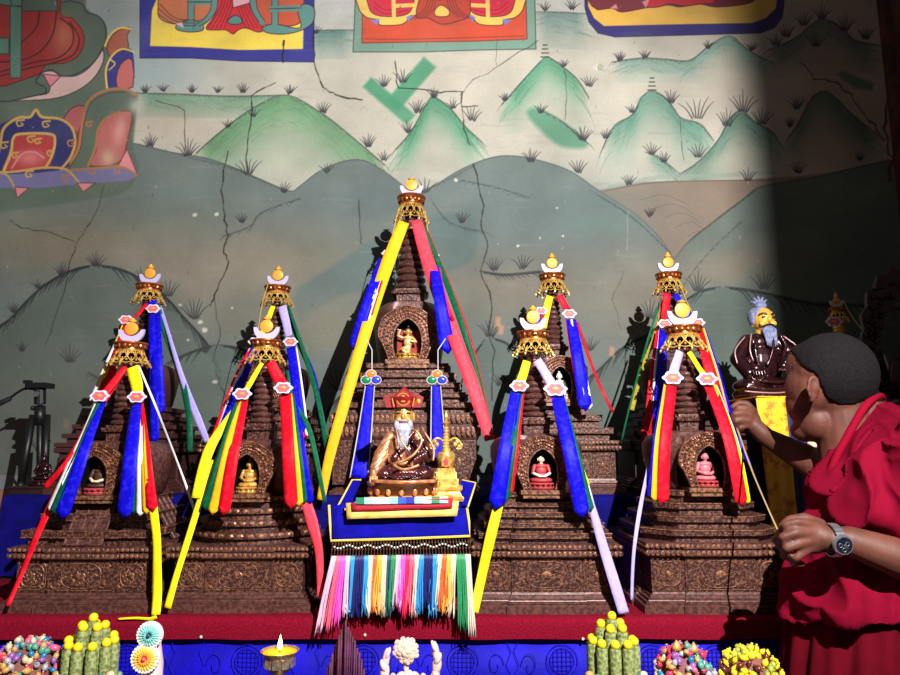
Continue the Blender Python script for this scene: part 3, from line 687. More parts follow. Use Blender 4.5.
def corner_scroll(x0, x1, z0, z1, y, r=.0012):
    ms = []; w, h = x1-x0, z1-z0
    for sx in (0, 1):
        for sz in (0, 1):
            cx = x0+w*.13 if sx == 0 else x1-w*.13; cz = z0+h*.17 if sz == 0 else z1-h*.17
            ms.append(tube([(cx+w*.09*(1-t/8)*math.cos(t)*(1 if sx else -1), y, cz+h*.13*(1-t/8)*math.sin(t)*(1 if sz else -1)) for t in [j*.8 for j in range(8)]], r, 4))
            ms.append(tube([(cx-w*.1, y, cz), (cx, y, cz+h*.1), (cx+w*.1, y, cz), (cx, y, cz-h*.1), (cx-w*.1, y, cz)], r*.8, 4))
    ms.append(tube([(x0, y, z0), (x1, y, z0), (x1, y, z1), (x0, y, z1)], r, 4, True))
    return ms
def archplate(w, h, n=40):
    """outer flared outline and inner pointed opening, local, z from 0"""
    out = [(-.62, 0), (-.70, .12), (-.84, .30), (-.98, .42), (-1.0, .56), (-.93, .66), (-.86, .78), (-.68, .86), (-.45, .95), (-.2, 1.0), (0, 1.02), (.2, 1.0), (.45, .95), (.68, .86), (.86, .78), (.93, .66), (1.0, .56), (.98, .42), (.84, .30), (.70, .12), (.62, 0)]
    inn = [(-.40, .0), (-.46, .10), (-.50, .22), (-.51, .34), (-.48, .46), (-.42, .57), (-.32, .66), (-.20, .725), (-.09, .76), (0, .785)]
    inn = inn+[(-x, z) for x, z in inn[::-1][1:]]
    def res(p, k):
        L = [0]
        for i in range(1, len(p)): L.append(L[-1]+math.hypot(p[i][0]-p[i-1][0], p[i][1]-p[i-1][1]))
        o = []
        for j in range(k):
            t = L[-1]*j/(k-1); i = max(1, next((q for q in range(1, len(p)) if L[q] >= t-1e-9), len(p)-1))
            f = (t-L[i-1])/(L[i]-L[i-1]+1e-9); o.append((p[i-1][0]+f*(p[i][0]-p[i-1][0]), p[i-1][1]+f*(p[i][1]-p[i-1][1])))
        return o
    o_, i_ = res(out, n), res(inn, n)
    return [(x*w, z*h) for x, z in o_], [(x*w, z*h) for x, z in i_]
def niche(root, y, z, w, h, depth, m=gilt2):
    o_, i_ = archplate(w, h)
    n = len(o_)
    # plate closed at the bottom by a sill
    pl = ringplate(o_, i_, 0, .016)
    pl = ([Vector(v) for v in pl[0]], [f for f in pl[1] if not (set(f) & {n-1, 2*n-1} and set(f) & {0, n} and (0 in f or n in f) and (n-1 in f or 2*n-1 in f))])
    ms = [xf(pl, (0, y, z))]
    rnd = random.Random(4)
    for band, sz in ((.14, .0042), (.36, .0050), (.60, .0050), (.84, .0042)):
        cnt = 44 if band < .5 else 30
        for k in range(cnt):
            t = (n-1)*(k+.5)/cnt; i = int(t); f = t-i; j = min(n-1, i+1)
            ox, oz = o_[i][0]*(1-f)+o_[j][0]*f, o_[i][1]*(1-f)+o_[j][1]*f
            ix, iz = i_[i][0]*(1-f)+i_[j][0]*f, i_[i][1]*(1-f)+i_[j][1]*f
            x, zz = ox*(1-band)+ix*band, oz*(1-band)+iz*band
            s_ = sz*w/.08
            ms.append(ell((x, y-.001, z+zz), (s_*.95, s_*.8, s_*.7), 6, 4, rot=(0, rnd.uniform(0, 3), 0)))
    ms.append(tube([(x, y-.003, z+zz) for x, zz in i_], .0028*w/.08, 6)); ms.append(tube([(x, y-.002, z+zz) for x, zz in o_], .0026*w/.08, 6))
    fr = ob('niche_frame', join(*ms), m, root, smooth='angle')
    # sill
    ob('niche_sill', join(box(-w*.74, w*.74, y-.010, y+depth, z-h*.085, z-.001), box(-w*.66, w*.66, y-.005, y+depth, z-h*.16, z-h*.085)), gilt, root)
    # tunnel lining
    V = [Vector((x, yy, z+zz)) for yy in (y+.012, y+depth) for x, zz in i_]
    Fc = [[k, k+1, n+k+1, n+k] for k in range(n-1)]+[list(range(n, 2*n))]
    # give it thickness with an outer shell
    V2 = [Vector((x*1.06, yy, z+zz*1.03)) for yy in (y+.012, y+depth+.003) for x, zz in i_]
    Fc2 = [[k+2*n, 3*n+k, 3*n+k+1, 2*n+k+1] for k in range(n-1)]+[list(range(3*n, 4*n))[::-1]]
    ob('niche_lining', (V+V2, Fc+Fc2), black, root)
def crescent(r, t, zc, y0, y1):
    outer = [(r*math.cos(a), zc+r*math.sin(a)) for a in [PI*(0.97)+PI*1.06*k/20 for k in range(21)]]
    r2 = r*.78; zo = zc+r*.34
    a0 = math.atan2(outer[-1][1]-zo, outer[-1][0]); a1 = math.atan2(outer[0][1]-zo, outer[0][0])
    if a1 > 0: a1 -= 2*PI
    inner = [(r2*math.cos(a0+(a1-a0)*k/20), zo+r2*math.sin(a0+(a1-a0)*k/20)) for k in range(1, 20)]
    V, Fc = prism(outer+inner, y0, y1)
    # quads instead of one concave face
    n = 40; O = outer; I = [outer[-1]]+inner+[outer[0]]; I = I[::-1]
    V = []; Fc = []
    for y in (y0, y1):
        for k in range(21): V += [Vector((O[k][0], y, O[k][1])), Vector((I[k][0], y, I[k][1]))]
    for k in range(20):
        a = 2*k; Fc.append([a, a+1, a+3, a+2]); b = 42+2*k; Fc.append([b, b+2, b+3, b+1])
        Fc.append([a, a+2, b+2, b]); Fc.append([a+1, b+1, b+3, a+3])
    return V, Fc
def stupa(name, label, loc, sz=1.0, sx=1.0, terr='square', L=None, main=carved, back=False, rot=0, nterr=None):
    r = thing(name, label, 'stupa', loc)
    D = dict(tip=.787, ct=.711, cb=.645, rb=.470, hb=.426, db=.277, tb=.158, sb=.125, pb=.045, hwb=.205, hwp=.176, hws=.190, tt=.115, dome=.128, sr=.037, st=.018, hh=.046, cr=.044, nw=.079, nh=.132, n=11)
    if L: D.update(L)
    z = {k: D[k]*sz for k in ('tip', 'ct', 'cb', 'rb', 'hb', 'db', 'tb', 'sb', 'pb')}
    w = {k: D[k]*sx for k in ('hwb', 'hwp', 'hws', 'tt', 'dome', 'sr', 'st', 'hh', 'cr', 'nw')}
    nh = D['nh']*sz
    pb = z['pb']; B = w['hwb']; Pp = w['hwp']; Sl = w['hws']
    # base mouldings
    prof = [(0, B), (pb*.38, B), (pb*.40, B*.985), (pb*.46, B*.955), (pb*.47, B*.965), (pb*.56, B*.965), (pb*.58, B*.93), (pb*.62, B*.925), (pb*.70, B*.93), (pb*.72, B*.895), (pb*.84, B*.89), (pb*.86, B*.86), (pb, B*.85)]
    plan = redent(.5, .035)
    ob('base_moulding', join(loft(plan, prof)), plainc if main is not maroonc else main, r)
    ob('pedestal_block', loft(redent(.5, .03), [(pb, Pp), (z['sb'], Pp)]), main if main is not carved else carved, r)
    if not back or True:
        h = z['sb']-pb
        ms = quatre(Pp*.30, h*.40, -Pp-.0012, pb+h/2)+corner_scroll(-Pp*.47, Pp*.47, pb+h*.06, z['sb']-h*.06, -Pp-.0012)
        for sg in (-1, 1):
            q = quatre(Pp*.17, h*.36, -Pp*.97-.0012, pb+h/2); ms += [xf(m_, (sg*Pp*.73, 0, 0)) for m_ in q]
            ms += corner_scroll(*sorted((sg*Pp*.53, sg*Pp*.94)), pb+h*.06, z['sb']-h*.06, -Pp*.97-.0012)
        if main is not maroonc: ob('panel_scrollwork', join(*ms), gilt, r)
    # cornice: two beaded lips
    s0, s1 = z['sb'], z['tb']; dh = s1-s0
    ob('cornice', join(loft(plan, [(s0, Pp*1.0), (s0+.001, Sl*.98), (s0+dh*.12, Sl*1.0), (s0+dh*.50, Sl), (s0+dh*.52, Sl*.975), (s0+dh*.58, Sl*.975), (s0+dh*.60, Sl), (s1-.001, Sl), (s1, Sl*.97)])), plainc if main is not maroonc else main, r)
    if main is not maroonc: ob('cornice_beading', join(petals(Sl*1.0, s0+dh*.14, dh*.34, 30, out=.0012), petals(Sl*1.0, s0+dh*.64, dh*.28, 30, out=.0012)), gilt, r)
    # terraces
    t0, t1 = z['tb'], z['db']; T0, T1 = Sl*.93, w['tt']
    n = nterr or dict(square=4, round=4, octagon=4, tall=5).get(terr, 4)
    pl = dict(square=redent(.5, .04), round=circ(48), octagon=octa(), tall=redent(.5, .05))[terr]
    prof = []; th = (t1-t0)/n
    for k in range(n):
        hw = T0+(T1-T0)*k/(n-1) if n > 1 else T0
        zb = t0+k*th
        prof += [(zb, hw*.93), (zb+th*.45, hw*.93), (zb+th*.5, hw), (zb+th*.96, hw), (zb+th*.965, hw*.95)]
    ob('terraces', loft(pl, prof), main, r)
    ms = []
    for k in range(n):
        hw = T0+(T1-T0)*k/(n-1); zb = t0+k*th
        if terr == 'round': ms.append(petals(hw, zb+th*.52, th*.42, 40, 'ring', out=.003))
        elif terr in ('square', 'tall'): ms.append(tube([(x*hw*1.003, y*hw*1.003, zb+th*.93) for x, y in pl], .0016, 4, True)); ms.append(tube([(x*hw*1.003, y*hw*1.003, zb+th*.52) for x, y in pl], .0014, 4, True))
        else: ms.append(tube([(x*hw*1.003, y*hw*1.003, zb+th*.9) for x, y in pl], .0018, 4, True))
    if main is not maroonc: ob('terrace_trim', join(*ms), gilt, r)
    # dome
    d0, d1 = z['db'], z['hb']; dr = w['dome']; H = d1-d0
    dm = loft(circ(40), [(d0, dr*.80), (d0+H*.05, dr*.86), (d0+H*.3, dr*.93), (d0+H*.6, dr*1.0), (d0+H*.78, dr*1.0), (d0+H*.90, dr*.90), (d0+H*.97, dr*.72), (d1, dr*.55)])
    lim = -dr*.62; nwid = w['nw']*.55
    dm = ([Vector((v.x, max(v.y, lim) if abs(v.x) < nwid*1.25 and v.y < 0 else v.y, v.z)) for v in dm[0]], dm[1])
    ob('dome', dm, main if main is maroonc else plainc, r, smooth='angle')
    yfr = -dr*1.12
    if not back: 
        niche(r, yfr, d0+nh*.06, w['nw'], nh, dr*.46)
    # harmika and spire
    hb, rb = z['hb'], z['rb']; hh = w['hh']; Hh = rb-hb
    ob('harmika', loft(redent(.5, .08), [(hb, hh*.82), (hb+Hh*.55, hh*.86), (hb+Hh*.58, hh*1.05), (hb+Hh*.82, hh*1.1), (hb+Hh*.84, hh*.9), (rb, hh*.9)]), main, r)
    c0, c1 = z['cb'], z['ct']; N = D['n']; prof = [(rb, w['sr'])]; st = (c0+.01-rb)/N
    for k in range(N):
        t = k/N; q = w['sr']+(w['st']-w['sr'])*t; zb = rb+k*st
        prof += [(zb, q*.80), (zb+st*.18, q*.98), (zb+st*.45, q*1.04), (zb+st*.72, q*.98), (zb+st*.92, q*.80)]
    ob('ringed_spire', loft(circ(24), prof), plainc if main is not maroonc else main, r, smooth='angle')
    # crown: copper rim over a skirt of gold lace
    cr = w['cr']; h = c1-c0
    ob('crown_rim', join(loft(circ(28), [(c0+h*.60, cr*.70), (c0+h*.66, cr*.78), (c0+h*.74, cr*.76), (c0+h*.88, cr*.86), (c0+h*.94, cr*.98), (c1, cr*.96), (c1+.001, cr*.6)]), petals(cr*.86, c0+h*.72, h*.2, 16, 'ring', out=.003)), copperr, r, smooth='angle')
    ms = [loft(circ(20), [(c0+h*.1, cr*.42), (c0+h*.62, cr*.55)])]
    ob('crown_core', ms[0], black, r)
    ms = []; K = 12
    def pt(a, t): rr = cr*(.74+.42*(1-t)**1.3); return (rr*math.cos(a), rr*math.sin(a), c0+h*(.62*t))
    for k in range(K):
        a = 2*PI*k/K; b = 2*PI*(k+1)/K; m_ = (a+b)/2; rt = .0015*w['cr']/.044
        ms.append(tube([pt(a, 1), pt(m_, .55), pt(b, .18)], rt, 4)); ms.append(tube([pt(b, 1), pt(m_, .55), pt(a, .18)], rt, 4))
        ms.append(tube([pt(m_, 1), pt(m_, .62)], rt, 4)); ms.append(tube([pt(a, .5), pt(a, 0.0)], rt, 4))
        ms.append(ell(pt(m_, .55), .0035*cr/.044, 6, 4)); ms.append(ell(pt(a, .12), .004*cr/.044, 6, 4)); ms.append(ell(pt(a, -.06), (.0026, .0026, .0045), 6, 4)); ms.append(ell(pt(m_, .30), .003*cr/.044, 6, 4))
        ms.append(tube([pt(a, .16), pt(m_, .05), pt(b, .16)], rt, 4))
    ms.append(tube([pt(2*PI*k/24, 1) for k in range(24)], .0026*cr/.044, 5, True)); ms.append(tube([pt(2*PI*k/24, .82) for k in range(24)], .0014*cr/.044, 4, True))
    ob('crown_lace', join(*ms), gold, r, smooth='angle')
    # moon, sun, flame
    k = cr/.044; H = z['tip']-c1
    ob('crescent_moon', crescent(.034*k, 0, c1+.033*k, -.004, .004), moonm, r)
    sun = xf(loft(circ(28), [(-.005, .0145*k), (-.004, .0168*k), (.004, .0168*k), (.005, .0145*k)]), (0, -.002, c1+.0375*k), (PI/2, 0, 0))
    ob('sun_disc', sun, goldp, r, smooth='angle')
    zf = c1+.057*k; top = z['tip']
    ob('flame_finial', loft(circ(12), [(zf-.004, .004*k), (zf, .011*k), (zf+(top-zf)*.35, .010*k), (zf+(top-zf)*.6, .004*k), (zf+(top-zf)*.72, .006*k), (top, .0008)]), goldp, r, smooth=True)
    ob('finial_stem', tube([(0, 0, c1-.004), (0, 0, c1+.01)], .004*k, 8), gold, r)
    if rot: r.rotation_euler.z = rot
    r['fy'] = 0.0; del r['fy']
    return r, dict(z=z, w=w, ny=yfr, nz=d0+nh*.06, nd=dr*.46)
def X(px, d): return (px-450)*d/ (F*1.0)
def at(px, py, d): p = P(px, py, d); return p
FD, BD = 1.88, 2.30
def sx_at(px, tipy, d): return P(px, tipy, d).x
# front row -------------------------------------------------------------
F1, i1 = stupa('copper_stupa', 'square-stepped copper stupa with a front ladder, leftmost of the front row', (P(132, 330, FD).x, FD, ALT), .955, .94, 'square', dict(dome=.140, cr=.050), nterr=3)
F2, i2 = stupa('copper_stupa', 'copper stupa with round ring terraces, front row, left of the fringed table', (P(267, 325, FD).x, FD, ALT), .965, .92, 'round', dict(tt=.128, cr=.051))
F3, i3 = stupa('copper_stupa', 'copper stupa with many narrow square steps, front row, right of the fringed table', (P(533, 320, FD).x, FD, ALT), 1.0, .97, 'tall', dict(tt=.112, cr=.050))
F4, i4 = stupa('copper_stupa', 'copper stupa with eight-sided terraces, front row, nearest the person in the crimson robe', (P(682, 315, FD).x, FD, ALT), 1.02, .98, 'octagon', dict(tt=.112, cr=.056))
# ladder on F1 (front and right side)
def ladder(root, x0, x1, ya, za, yb, zb, n=6, cols=3, side=False):
    ms = []
    def pt(x, t): return Vector((x, ya+(yb-ya)*t, za+(zb-za)*t))
    for c in range(cols+1): x = x0+(x1-x0)*c/cols; ms.append(tube([pt(x, 0), pt(x, 1)], .0032, 4))
    for k in range(n+1): ms.append(tube([pt(x0, k/n), pt(x1, k/n)], .0030, 4))
    V = [pt(x0, 0), pt(x1, 0), pt(x1, 1), pt(x0, 1)]; V += [v+Vector((0, .006, -.002)) for v in V]
    ms.append((V, [[0, 1, 2, 3], [7, 6, 5, 4], [0, 4, 5, 1], [1, 5, 6, 2], [2, 6, 7, 3], [3, 7, 4, 0]]))
    m = join(*ms)
    if side: m = ([Vector((-v.y, v.x, v.z)) for v in m[0]], m[1])
    ob('stair_ladder', m, plainc, root)
w1, z1 = i1['w'], i1['z']
ladder(F1, -.045, .045, -w1['hws']*.97, z1['tb']+.004, -w1['tt']*1.03, z1['db']-.01)
ladder(F1, -.045, .045, -w1['hws']*.97, z1['tb']+.004, -w1['tt']*1.03, z1['db']-.01, side=True)
# rear row --------------------------------------------------------------
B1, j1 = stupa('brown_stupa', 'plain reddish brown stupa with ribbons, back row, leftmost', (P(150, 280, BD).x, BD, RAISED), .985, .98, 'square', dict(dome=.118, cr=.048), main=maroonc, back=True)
B2, j2 = stupa('brown_stupa', 'copper stupa with block-studded terraces, back row, second from the left', (P(278, 280, BD).x, BD, RAISED), .975, .95, 'square', dict(cr=.050))
B3, j3 = stupa('brown_stupa', 'copper stupa with a pale niche figure, back row, right of the tall centre stupa', (P(552, 270, BD).x, BD, RAISED), 1.035, .93, 'tall', dict(cr=.052, dome=.12), nterr=3)
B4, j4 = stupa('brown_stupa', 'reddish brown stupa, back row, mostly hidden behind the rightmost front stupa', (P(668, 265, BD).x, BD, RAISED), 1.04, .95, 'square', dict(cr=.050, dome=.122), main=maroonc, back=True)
# studs on B2 terraces
ms = []
w2, z2 = j2['w'], j2['z']
for k in range(4):
    hw = w2['hws']*.93+(w2['tt']-w2['hws']*.93)*k/3; zb = z2['tb']+(z2['db']-z2['tb'])/4*k
    for s_ in range(4):
        c, s2 = round(math.cos(s_*PI/2)), round(math.sin(s_*PI/2))
        for j in range(7):
            t = -hw+2*hw*(j+.5)/7; b = box(t-.008, t+.008, -hw-.006, -hw+.004, zb+.008, zb+.022)
            ms.append(([Vector((v.x*c-v.y*s2, v.x*s2+v.y*c, v.z)) for v in b[0]], b[1]))
ob('terrace_blocks', join(*ms), plainc, B2)
# the tall centre stupa -------------------------------------------------
CL = dict(tip=1.092, ct=1.028, cb=.936, rb=.682, hb=.636, db=.413, tb=.248, sb=.164, pb=.03, hwb=.236, hwp=.226, hws=.233, tt=.140, dome=.125, sr=.055, st=.024, hh=.058, cr=.053, nw=.096, nh=.175, n=10)
CS, ic = stupa('tall_centre_stupa', 'tallest dark copper stupa in the middle of the altar', (P(411, 200, BD).x, BD+.022, RAISED), 1, 1, 'tall', CL)
# small far stupa behind the person -------------------------------------
tag(struct('x', box(0, 1, 0, 1, 0, 1), darkc), None, None); bpy.data.objects.remove(bpy.data.objects['x'])
SP2 = thing('side_stand', 'dark side stand holding the small stupa behind the person', 'stand', (1.545, 2.38, 0))
ob('stand_body', box(1.425, 1.745, 2.06, 2.69, 0, 1.27), darkc, SP2, world=True); ob('stand_top', box(1.418, 1.752, 2.05, 2.69, 1.27, 1.30), darkc, SP2, world=True)
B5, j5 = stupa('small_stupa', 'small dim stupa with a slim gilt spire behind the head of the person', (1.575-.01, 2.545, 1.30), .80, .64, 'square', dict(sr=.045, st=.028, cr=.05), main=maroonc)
B5.location.x = P(838, 320, 2.545).x; WL[B5] = B5.location.copy()

for o in B5.children:
    if o.name.startswith('ringed_spire'): o.data.materials[0] = gold
# ================================================================ ribbons
def ribmesh(pts, ws, end='flat', t=.0011, wav=.0015, n=7, tip=None, ph=0.0, over=0):
    """pts: (px, py, d); ws widths in pixels at each point; a thin solid strip that faces the room"""
    W_ = [P(*p) for p in pts]; wm_ = [M(w, p[2]) for w, p in zip(ws, pts)]
    cs = cat(W_, n); N = len(cs); V = []; Fc = []
    for i, c in enumerate(cs):
        a = cs[max(0, i-1)]; b = cs[min(N-1, i+1)]; tg = (b-a).normalized()
        s = i/(N-1)*(len(ws)-1); k = min(int(s), len(ws)-2); w = wm_[k]+(wm_[k+1]-wm_[k])*(s-k)
        side = tg.cross(Vector((0, 1, 0))).normalized(); nrm = side.cross(tg).normalized()
        if nrm.y > 0: nrm = -nrm
        yo = wav*math.sin(i*.55+ph)
        for e in (-1, -.33, .33, 1):
            q = c+side*(w/2*e)+nrm*(yo+wav*.8*math.cos(e*2.2+i*.3+ph))
            V += [q, q-nrm*t]
    for i in range(N-1):
        for k in range(3):
            a = i*8+k*2; Fc.append([a, a+2, a+10, a+8]); Fc.append([a+1, a+9, a+11, a+3])
        a = i*8; Fc.append([a, a+8, a+9, a+1]); Fc.append([a+6, a+7, a+15, a+14])
    Fc.append([0, 1, 3, 5, 7, 6, 4, 2])
    L = (N-1)*8
    if end == 'point':
        c = cs[-1]; tg = (cs[-1]-cs[-2]).normalized(); q = c+tg*(tip or wm_[-1]*.55); V += [q, q+Vector((0, t, 0))]; m = len(V)-2
        for k in range(3): Fc.append([L+2*k, L+2*k+2, m]); Fc.append([L+2*k+1, m+1, L+2*k+3])
        Fc += [[L, m, m+1, L+1], [L+6, L+7, m+1, m]]
    else: Fc.append([L+k for k in (0, 2, 4, 6, 7, 5, 3, 1)])
    return V, Fc
def longrib(label, col, pts, ws, end='flat', group=None, wav=.0015):
    o = ob('silk_ribbon', ribmesh(pts, ws, end, wav=wav, ph=pts[0][0]), RC[col], smooth=True)
    return tag(o, label, 'ribbon', group)
MW, MP_, MO = mat('medallion_lace', (226, 208, 226), .6), mat('medallion_pink', (214, 96, 110), .6), mat('medallion_orange', (240, 150, 84), .5)
def medallion(root, px, py, d, w=9, tilt=0):
    r = M(w, d); c = P(px, py, d)-Vector((0, .006, 0))
    out = [(r*math.cos(a)*(1+.10*math.cos(6*a)), r*.62*math.sin(a)*(1+.12*math.cos(6*a))) for a in [2*PI*k/36 for k in range(36)]]
    a_ = prism(out, -.002, .002); o = ob('medallion', xf(a_, c, (0, tilt, 0)), MW, root, world=True)
    b = prism([(x*.72, z*.72) for x, z in out], -.0035, -.002); ob('medallion_petals', xf(b, c, (0, tilt, 0)), MP_, o, world=True)
    g = ell((0, -.003, 0), (r*.36, .003, r*.2), 10, 6); ob('medallion_heart', xf(g, c, (0, tilt, 0)), MO, o, world=True)
def pendant(label, strap, med, top, bot, strips, mw=9, bow=0.0):
    """strap (col, pts, ws) from crown to medallion; strips: list of (col, dx0, dx1, w0, w1, dy) across the pendant"""
    r = thing('ribbon_pendant', label, 'hanging ribbon', P(*med))
    if strap: ob('strap', ribmesh(*strap[1:], 'flat'), RC[strap[0]], r, True, world=True)
    medallion(r, *med, w=mw)
    for i, (c, x0, x1, w0, w1, dy) in enumerate(strips):
        A = (top[0]+x0, top[1], top[2]+.002*i); Bm = (top[0]*.5+bot[0]*.5+(x0+x1)/2+bow, (top[1]+bot[1])/2, bot[2]-.002+.0025*i); Z_ = (bot[0]+x1, bot[1]+dy, bot[2]+.003*i)
        ob('streamer', ribmesh([A, Bm, Z_], [w0, (w0+w1)/2, w1], 'point', ph=i*1.3+top[0]), RC[c], r, True, world=True)
    return r
f0, f1 = FD-.055, FD-.20      # near the crown / hanging in front of the terraces
b0, b1 = BD-.055, BD-.20
# front row pendants
pendant('blue pendant with red and white edge on the left of the leftmost front stupa', ('r', [(126, 367, f0), (112, 384, f0-.02), (102, 396, f0-.03)], [6, 7, 7]), (101, 396, f0-.035), (100, 402, f0-.03), (57, 508, f1),
    [('b', 2, 6, 8, 15, 4), ('g', -1, -3, 4, 8, 2), ('w', -3, -7, 3, 6, 0), ('r', -4, -11, 3, 6, -22)])
pendant('blue pendant fanned with green, white, orange and red, right of the leftmost niche', ('y', [(132, 367, f0-.005), (136, 382, f0-.01), (138, 394, f0-.02)], [12, 12, 11]), (138, 397, f0-.04), (138, 403, f0-.03), (138, 508, f1),
    [('b', -2, -13, 12, 15, 3), ('r', 4, 14, 3, 12, -2), ('o', 3, 8, 3, 8, 2), ('w', 2, 2, 4, 8, 4), ('g', 0, -4, 5, 8, 2)])
pendant('red pendant with orange and green edge, left of the round-terraced stupa', ('y', [(262, 363, f0), (252, 380, f0-.01), (245, 392, f0-.02)], [4, 5, 5]), (243, 394, f0-.035), (242, 400, f0-.03), (220, 506, f1),
    [('r', 1, 4, 11, 12, 3), ('o', -3, -7, 5, 9, 4), ('g', -5, -14, 4, 9, 0)])
pendant('red pendant with orange, green and blue edge, right of the round-terraced stupa', ('r', [(270, 362, f0-.005), (277, 376, f0-.01), (283, 386, f0-.02)], [10, 11, 12]), (284, 388, f0-.04), (286, 394, f0-.03), (300, 498, f1),
    [('r', -1, -9, 12, 13, 4), ('o', 4, -1, 4, 8, 4), ('g', 6, 4, 4, 7, 2), ('b', 8, 10, 4, 8, 2)])
pendant('blue pendant with green and red edge, left of the many-stepped front stupa', ('y', [(527, 361, f0), (523, 375, f0-.01), (519, 386, f0-.02)], [8, 9, 9]), (519, 386, f0-.035), (517, 392, f0-.03), (501, 498, f1),
    [('b', -1, -4, 11, 16, 4), ('g', 4, 5, 4, 8, 0), ('r', 6, 10, 3, 6, -8)])
pendant('blue pendant with yellow, red and green edge, right of the many-stepped front stupa', ('l', [(537, 360, f0-.005), (546, 374, f0-.01), (553, 386, f0-.02)], [9, 9, 9]), (555, 389, f0-.04), (557, 394, f0-.03), (581, 504, f1),
    [('b', 0, 1, 13, 15, 6), ('g', 5, 9, 4, 8, 4), ('y', 5, 6, 4, 5, -20), ('r', -5, -7, 3, 4, -3)], mw=11)
pendant('red pendant with orange and blue edge, left of the rightmost front niche', ('l', [(680, 351, f0), (676, 364, f0-.01), (673, 375, f0-.02)], [8, 9, 10]), (672, 378, f0-.035), (671, 384, f0-.03), (658, 492, f1),
    [('r', 1, 5, 11, 12, 6), ('o', -4, -3, 6, 8, 5), ('w', -2, 0, 6, 5, 4), ('b', -6, -8, 3, 5, 3)], mw=10, bow=-2)
pendant('red pendant with yellow edge beside the raised hand of the person', ('y', [(689, 352, f0-.005), (698, 366, f0-.01), (705, 376, f0-.02)], [5, 5, 5]), (706, 379, f0-.04), (710, 385, f0-.03), (743, 494, f1),
    [('r', 0, -2, 13, 12, 6), ('y', 5, 5, 4, 5, 7), ('b', 7, 7, 3, 4, -30)], mw=10, bow=4)
# rear row pendants
pendant('red pendant with yellow edge running down behind the leftmost front crown', ('r', [(147, 303, b0), (140, 312, b0-.05), (132, 320, b0-.1)], [4, 4, 5]), (127, 320, b0-.12), (127, 325, b0-.13), (98, 400, b1-.05),
    [('r', 2, 1, 11, 11, 6), ('y', -3, -4, 4, 5, 6), ('w', -4, -7, 3, 4, 0)], mw=7)
pendant('wide blue pendant hanging down the leftmost back stupa', ('b', [(152, 301, b0), (152, 305, b0-.01), (153, 308, b0-.02)], [10, 9, 8]), (154, 309, b0-.03), (155, 313, b0-.03), (155, 404, b1),
    [('b', 1, 3, 9, 14, 5), ('b', -4, 0, 7, 9, 34)], mw=7)
pendant('blue and white patterned pendant between the two left stupas', ('y', [(273, 306, b0), (266, 325, b0-.03), (258, 340, b0-.06)], [5, 5, 5]), (256, 342, b0-.10), (254, 348, b0-.10), (222, 424, b1-.03),
    [('b', 1, 2, 8, 11, 4), ('w', -3, -4, 4, 5, 10), ('r', -4, -8, 3, 5, 12)], mw=7)
pendant('blue pendant with white edge behind the round-terraced stupa', ('l', [(282, 306, b0), (286, 322, b0-.01), (289, 336, b0-.02)], [9, 8, 7]), (291, 342, b0-.04), (291, 347, b0-.04), (303, 424, b1),
    [('b', 0, -2, 9, 11, 4), ('w', 4, 4, 4, 4, 10), ('r', 3, 1, 3, 4, 12)], mw=7)
pendant('blue pendant with white and red edge, left of the tall centre stupa', None, (388, 254, b0), (385, 259, b0), (360, 338, b1+.02),
    [('b', -2, -5, 9, 12, 6), ('w', 3, 0, 3, 5, 4), ('r', 4, 3, 2, 4, 4)], mw=6)
pendant('broad blue pendant, right of the tall centre niche', None, (431, 256, b0), (433, 261, b0-.01), (447, 340, b1),
    [('b', 0, 0, 9, 16, 6), ('r', 5, 6, 2, 3, -20)], mw=8)
pendant('small pink medallion pendant with yellow strap behind the moon of the many-stepped stupa', ('y', [(550, 296, b0), (546, 312, b0-.01), (543, 328, b0-.02)], [7, 8, 7]), (541, 311, b0-.03), (541, 314, b0-.03), (538, 340, b1+.03),
    [('b', -1, -1, 4, 6, 3), ('r', 2, 2, 3, 4, 2)], mw=6)
pendant('blue pendant with red edge, right side of the back stupa with the pale niche figure', ('r', [(559, 295, b0), (564, 304, b0-.01), (568, 311, b0-.02)], [7, 7, 7]), (569, 314, b0-.03), (571, 319, b0-.03), (585, 396, b1),
    [('b', 0, 0, 10, 14, 8), ('w', 1, 4, 4, 7, 10), ('r', -5, -7, 2, 2, 0)], mw=7)
pendant('blue pendant with white and red edge, left of the back stupa at right', ('r', [(667, 293, b0), (666, 308, b0-.01), (665, 320, b0-.02)], [8, 8, 8]), (664, 324, b0-.03), (663, 330, b0-.03), (657, 412, b1-.02),
    [('b', 1, 2, 9, 12, 6), ('w', -4, -5, 3, 4, 4), ('r', -5, -10, 3, 8, 26)], mw=7)
pendant('red pendant with orange and blue edge behind the rightmost front crown', ('b', [(675, 294, b0), (684, 308, b0-.02), (694, 320, b0-.04)], [6, 6, 5]), (697, 323, b0-.06), (699, 328, b0-.06), (723, 408, b1),
    [('r', -1, -2, 9, 13, 6), ('o', 4, 4, 3, 5, 5), ('b', 5, 7, 3, 5, 4)], mw=7)
